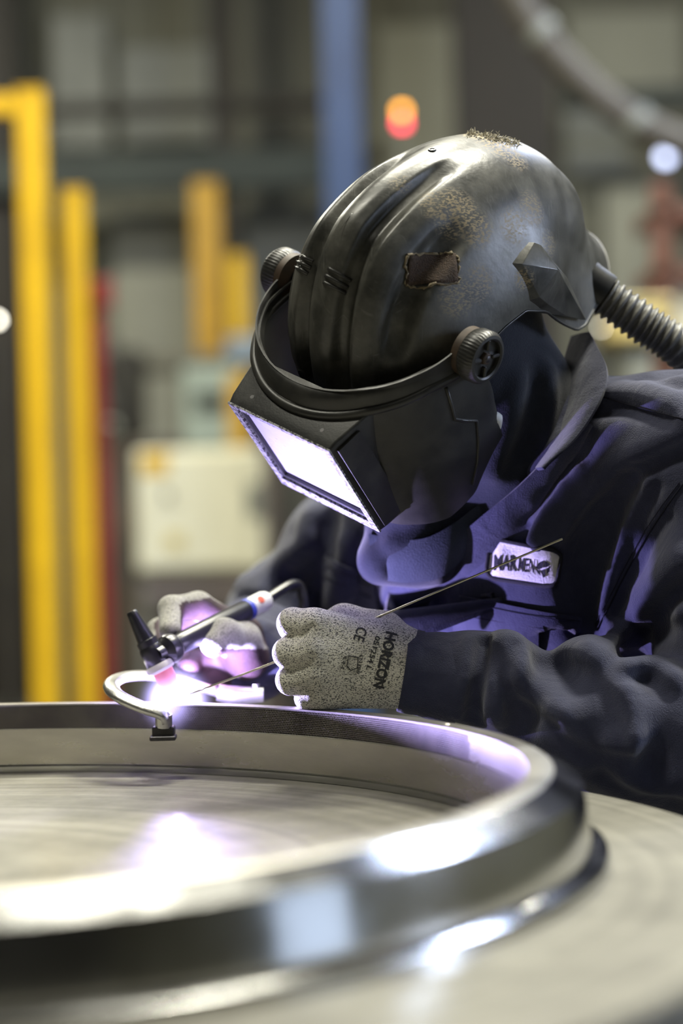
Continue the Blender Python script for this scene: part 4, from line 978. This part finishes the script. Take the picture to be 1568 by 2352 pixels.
# ------------------------------------------------------------------ things standing in the hall behind
def X_at(px, d): return (px - 784) / F * d
def Z_at(px, py, d): return P(px, py, d)[2]
def up_box(name, x0, y0, x1, y1, d, th, mt, par=None, z0=None, bev=.006):
    """upright box whose outline at distance d spans these picture rows and columns"""
    xm = (x0 + x1) / 2; X0, X1 = P(x0, (y0 + y1) / 2, d)[0], P(x1, (y0 + y1) / 2, d)[0]; za = P(xm, y0, d)[2]; zb = P(xm, y1, d)[2] if z0 is None else z0
    return box(name, ((X0 + X1) / 2, d + th / 2, (za + zb) / 2), (X1 - X0, th, za - zb), mt, par, None, bev)
# wall cladding, columns and beams belong to the building
for i, (x0, y0, x1, y1, mm) in enumerate(((120, 40, 250, 350, 'grey'), (275, 110, 500, 330, 'grey'), (262, 480, 446, 1050, 'panel'), (560, 470, 760, 800, 'grey'), (868, 60, 1062, 420, 'panel'), (1300, 30, 1568, 205, 'panel'), (1296, 245, 1440, 400, 'grey'), (1390, 430, 1500, 800, 'panel'))):
    o = up_box('wall_panel', x0, y0, x1, y1, 12.85, .05, M[mm]); o['kind'] = 'structure'
for x0, x1, d, mm in ((510, 560, 12.4, 'brown'), (1066, 1290, 11.5, 'brown'), (-40, 60, 12.4, 'brown')):
    X0, X1 = X_at(x0, d), X_at(x1, d); w = X1 - X0; xm = (X0 + X1) / 2; o = empty('steel_column', (xm, d, 0)); o['kind'] = 'structure'
    box('web', (xm, d, HZ / 2), (w * .3, .12, HZ), M[mm], o); box('flange', (xm, d - .07, HZ / 2), (w, .02, HZ), M[mm], o); box('flange', (xm, d + .07, HZ / 2), (w, .02, HZ), M[mm], o)
for y0, y1, x0, x1, d, mm in ((350, 440, -300, 820, 12.2, 'teal'), (205, 245, 1290, 1700, 12.2, 'teal'), (235, 262, -300, 780, 12.3, 'brown')):
    o = up_box('beam', x0, y0, x1, y1, d, .15, M[mm]); o['kind'] = 'structure'
cb = empty('blue_column', (X_at(808, 9), 9, 0), 'blue painted steel column behind the helmet', 'column')
for nm, w, dy in (('web', .05, 0), ('flange', .16, -.07), ('flange', .16, .07)): box(nm, (X_at(808, 9), 9 + dy, HZ / 2), (w, .12 if nm == 'web' else .02, HZ), M['blue'], cb)
# slanting duct top right
dk = empty('slanting_pipe', P(1300, 150, 7.5), 'dusty grey pipe slanting down above the helmet', 'pipe')
tube('pipe', [P(1120, -160, 7.5), P(1200, 20, 7.5), P(1290, 140, 7.5), P(1400, 240, 7.5), P(1520, 310, 7.5), P(1750, 400, 7.5)], .055, mat('dusty_pipe', (.085, .075, .06), .6), dk, 14, 6)
for px_, py_ in ((1240, 75), (1460, 280)): tube('clip', [P(px_ - 10, py_ - 12, 7.5), P(px_ + 10, py_ + 10, 7.5)], .065, M['grey'], dk, 14)
# stack light
M['amber_on'] = mat('lit_amber_lens', (.9, .4, .02), .4, emit=(1, .40, .03), estr=9)
M['red_on'] = mat('lit_red_lens', (.9, .03, .05), .4, emit=(1, .05, .10), estr=11)
M['white_on'] = mat('lit_white_lens', (.8, .85, 1), .4, emit=(.62, .70, 1.0), estr=5)
M['warm_on'] = mat('lit_warm_lens', (1, .95, .8), .4, emit=(1, .95, .8), estr=14)
sp0 = P(923, 283, 10.5); sl_ = empty('signal_tower', (sp0[0], sp0[1], 0), 'signal light tower glowing amber over red', 'signal light')
tube('pole', [(sp0[0], sp0[1], 0), (sp0[0], sp0[1], sp0[2] - .05)], .012, M['grey'], sl_, 10)
lathe('foot', [(.0001, .02), (.1, .02), (.12, 0), (.0001, 0)], (sp0[0], sp0[1], 0), M['grey'], sl_)
for z, mm, nm in ((sp0[2], 'red_on', 'red_lamp'), (P(923, 255, 10.5)[2], 'amber_on', 'amber_lamp')):
    lathe(nm, [(.0001, .020), (.018, .018), (.021, .012), (.021, -.014), (.018, -.02), (.0001, -.02)], (sp0[0], sp0[1], z), M[mm], sl_, n=20)
    lathe('spacer', [(.024, -.024), (.024, -.021), (.0001, -.021)], (sp0[0], sp0[1], z), M['black'], sl_, n=20)
for x, y, d, mm, nm, r, lab in ((1528, 360, 9.0, 'white_on', 'machine_lamp', .030, 'bluish white machine lamp at the right behind the helmet'), (-6, 735, 6.0, 'warm_on', 'machine_lamp', .010, 'small warm white lamp at the left edge by the yellow railing'), (1382, 752, 6.5, 'warm_on', 'machine_lamp', .006, 'tiny white lamp beside the hose')):
    p = P(x, y, d); e_ = empty(nm, (p[0], p[1], 0), lab, 'lamp'); tube('stand', [(p[0], p[1] + .03, 0), (p[0], p[1] + .03, p[2])], .014, M['black'], e_, 10)
    lathe('bulb', [(.0001, r), (r * .7, r * .7), (r, 0), (r * .7, -r * .7), (.0001, -r)], p, M[mm], e_, n=20)
# yellow guard railing on the left: posts, rails and feet
def railing(name, label, posts, rails, d, mt='yellow', w=.05):
    X0 = X_at(posts[0][0], d); e_ = empty(name, (X0, d, 0), label, 'railing')
    for px_, top in posts:
        x = P(px_, 700, d)[0]; z = Z_at(px_, top, d); box('post', (x, d, z / 2 + .006), (w, w, z - .012), M[mt], e_, bev=.005); box('foot_plate', (x, d, .006), (w * 2.6, w * 2.6, .012), M[mt], e_, bev=.002); box('post_cap', (x, d, z + .004), (w * 1.06, w * 1.06, .008), M[mt], e_, bev=.002)
    for xa, xb, yy in rails:
        a, b = P(xa, yy, d), P(xb, yy, d); box('rail', ((a[0] + b[0]) / 2, d, a[2]), (b[0] - a[0], w * .8, w * .8), M[mt], e_, bev=.004)
    return e_
railing('guard_railing', 'tall yellow guard railing post and rail at the left edge', [(84, 215), (-220, 215)], [(-320, 84, 255)], 6.2, w=.080)
railing('guard_railing', 'lower yellow guard post standing beside the red post', [(178, 442)], [], 7.2, w=.080)
railing('amber_guard_stand', 'tall amber guard stand behind the dark machine', [(480, 425)], [], 11.6, 'orange', .15)
railing('amber_guard_stand', 'shorter amber guard stand just left of the helmet', [(548, 590)], [], 11.25, 'yellow', .10)
rp = empty('red_post', (X_at(222, 8.0), 8.0, 0), 'red post with a red box at its top behind the railing', 'post')
up_box('post', 208, 660, 240, 1000, 8.0, .04, M['red'], rp, z0=.01); up_box('switch_box', 186, 640, 258, 706, 7.96, .04, M['red'], rp)
box('foot_plate', (X_at(222, 8.0), 8.02, .006), (.12, .12, .012), M['red'], rp, bev=.002)
# cream control cabinet on a stand
d = 9.6; cbn = empty('control_cabinet', (X_at(455, d), d, 0), 'cream control cabinet on a stand left of the visor', 'cabinet')
up_box('body', 312, 1032, 604, 1312, d, .22, M['cream'], cbn, bev=.012); up_box('door', 322, 1044, 560, 1304, d - .012, .012, M['cream'], cbn, bev=.004)
up_box('yellow_label', 326, 1040, 385, 1090, d - .016, .004, M['yellow'], cbn, bev=.001); up_box('latch', 376, 1128, 390, 1150, d - .024, .012, M['black'], cbn, bev=.002)
up_box('vent', 566, 1110, 606, 1190, d - .004, .004, M['grey'], cbn, bev=.001); up_box('warning_label', 380, 1226, 420, 1262, d - .016, .004, mat('pale_yellow_label', (.6, .5, .2), .6), cbn, bev=.001)
for xx in (330, 585): up_box('leg', xx - 10, 1312, xx + 10, 1400, d + .1, .03, M['grey'], cbn, z0=.0)
up_box('shelf', 330, 1345, 590, 1372, d + .05, .15, mat('pinkish_grey', (.30, .26, .25), .6), cbn)
# machine behind it
d = 10.4; mc = empty('machine_tool', (X_at(420, d), d, 0), 'dark machine with grey-green control panel behind the cabinet', 'machine')
up_box('base', 235, 1010, 640, 1300, d + .05, .5, mat('dark_machine_base', (.07, .06, .05), .6, 0, (.11, .08, .06), 3), mc, z0=0); up_box('control_panel', 420, 842, 546, 1030, d, .12, M['greygreen'], mc, bev=.01); up_box('screen', 446, 902, 522, 946, d - .006, .006, M['glass'], mc, bev=.001)
up_box('head', 250, 800, 330, 1010, d + .1, .2, M['black'], mc, bev=.03); up_box('arm', 320, 812, 560, 858, d + .2, .12, mat('olive_arm', (.10, .095, .07), .6), mc, bev=.02); up_box('side_frame', 522, 862, 566, 1032, d - .02, .08, M['orange'], mc)
up_box('blue_cover', 520, 772, 640, 838, d + .05, .2, mat('blue_grey_cover', (.20, .25, .30), .5), mc, bev=.02)
tube('cable', [P(256, 780, d + .2), P(240, 860, d + .1), P(250, 930, d), P(268, 1010, d)], .035, M['black'], mc, 10, 6)
lathe('hand_wheel', [(.02, -.02), (.045, -.01), (.045, .01), (.02, .02)], P(255, 985, d - .05), M['grey'], mc, axis=(0, 1, 0), n=24)
# right hand side: red-brown rack and cream crate
d = 7.5; rk = empty('storage_rack', (X_at(1545, d), d, 0), 'red-brown storage rack at the right edge', 'rack')
for xx in (1500, 1800): up_box('upright', xx, 420, xx + 44, 900, d, .06, M['rust'], rk, z0=0)
for yy in (470, 610, 800): up_box('shelf', 1500, yy, 1840, yy + 34, d, .5, M['rust'], rk)
d = 7.45; up_c = up_box('crate', 1512, 640, 1640, 800, d + .15, .25, M['cream'], z0=P(1670, 800, 7.5)[2] + .002); tag(up_c, 'pale cream crate on the red-brown rack shelf', 'crate')
d = 6.2; yb = empty('yellow_bin', (X_at(1470, d), d, 0), 'yellow bin on a stand beyond the hose', 'bin')
up_box('bin', 1404, 690, 1540, 790, d, .25, mat('pale_yellow', (.62, .50, .20), .5), yb, bev=.02); up_box('stand', 1440, 790, 1500, 1000, d + .05, .12, M['grey'], yb, z0=0); up_box('lip', 1398, 682, 1546, 696, d - .01, .27, mat('pale_yellow_lip', (.66, .55, .26), .5), yb)
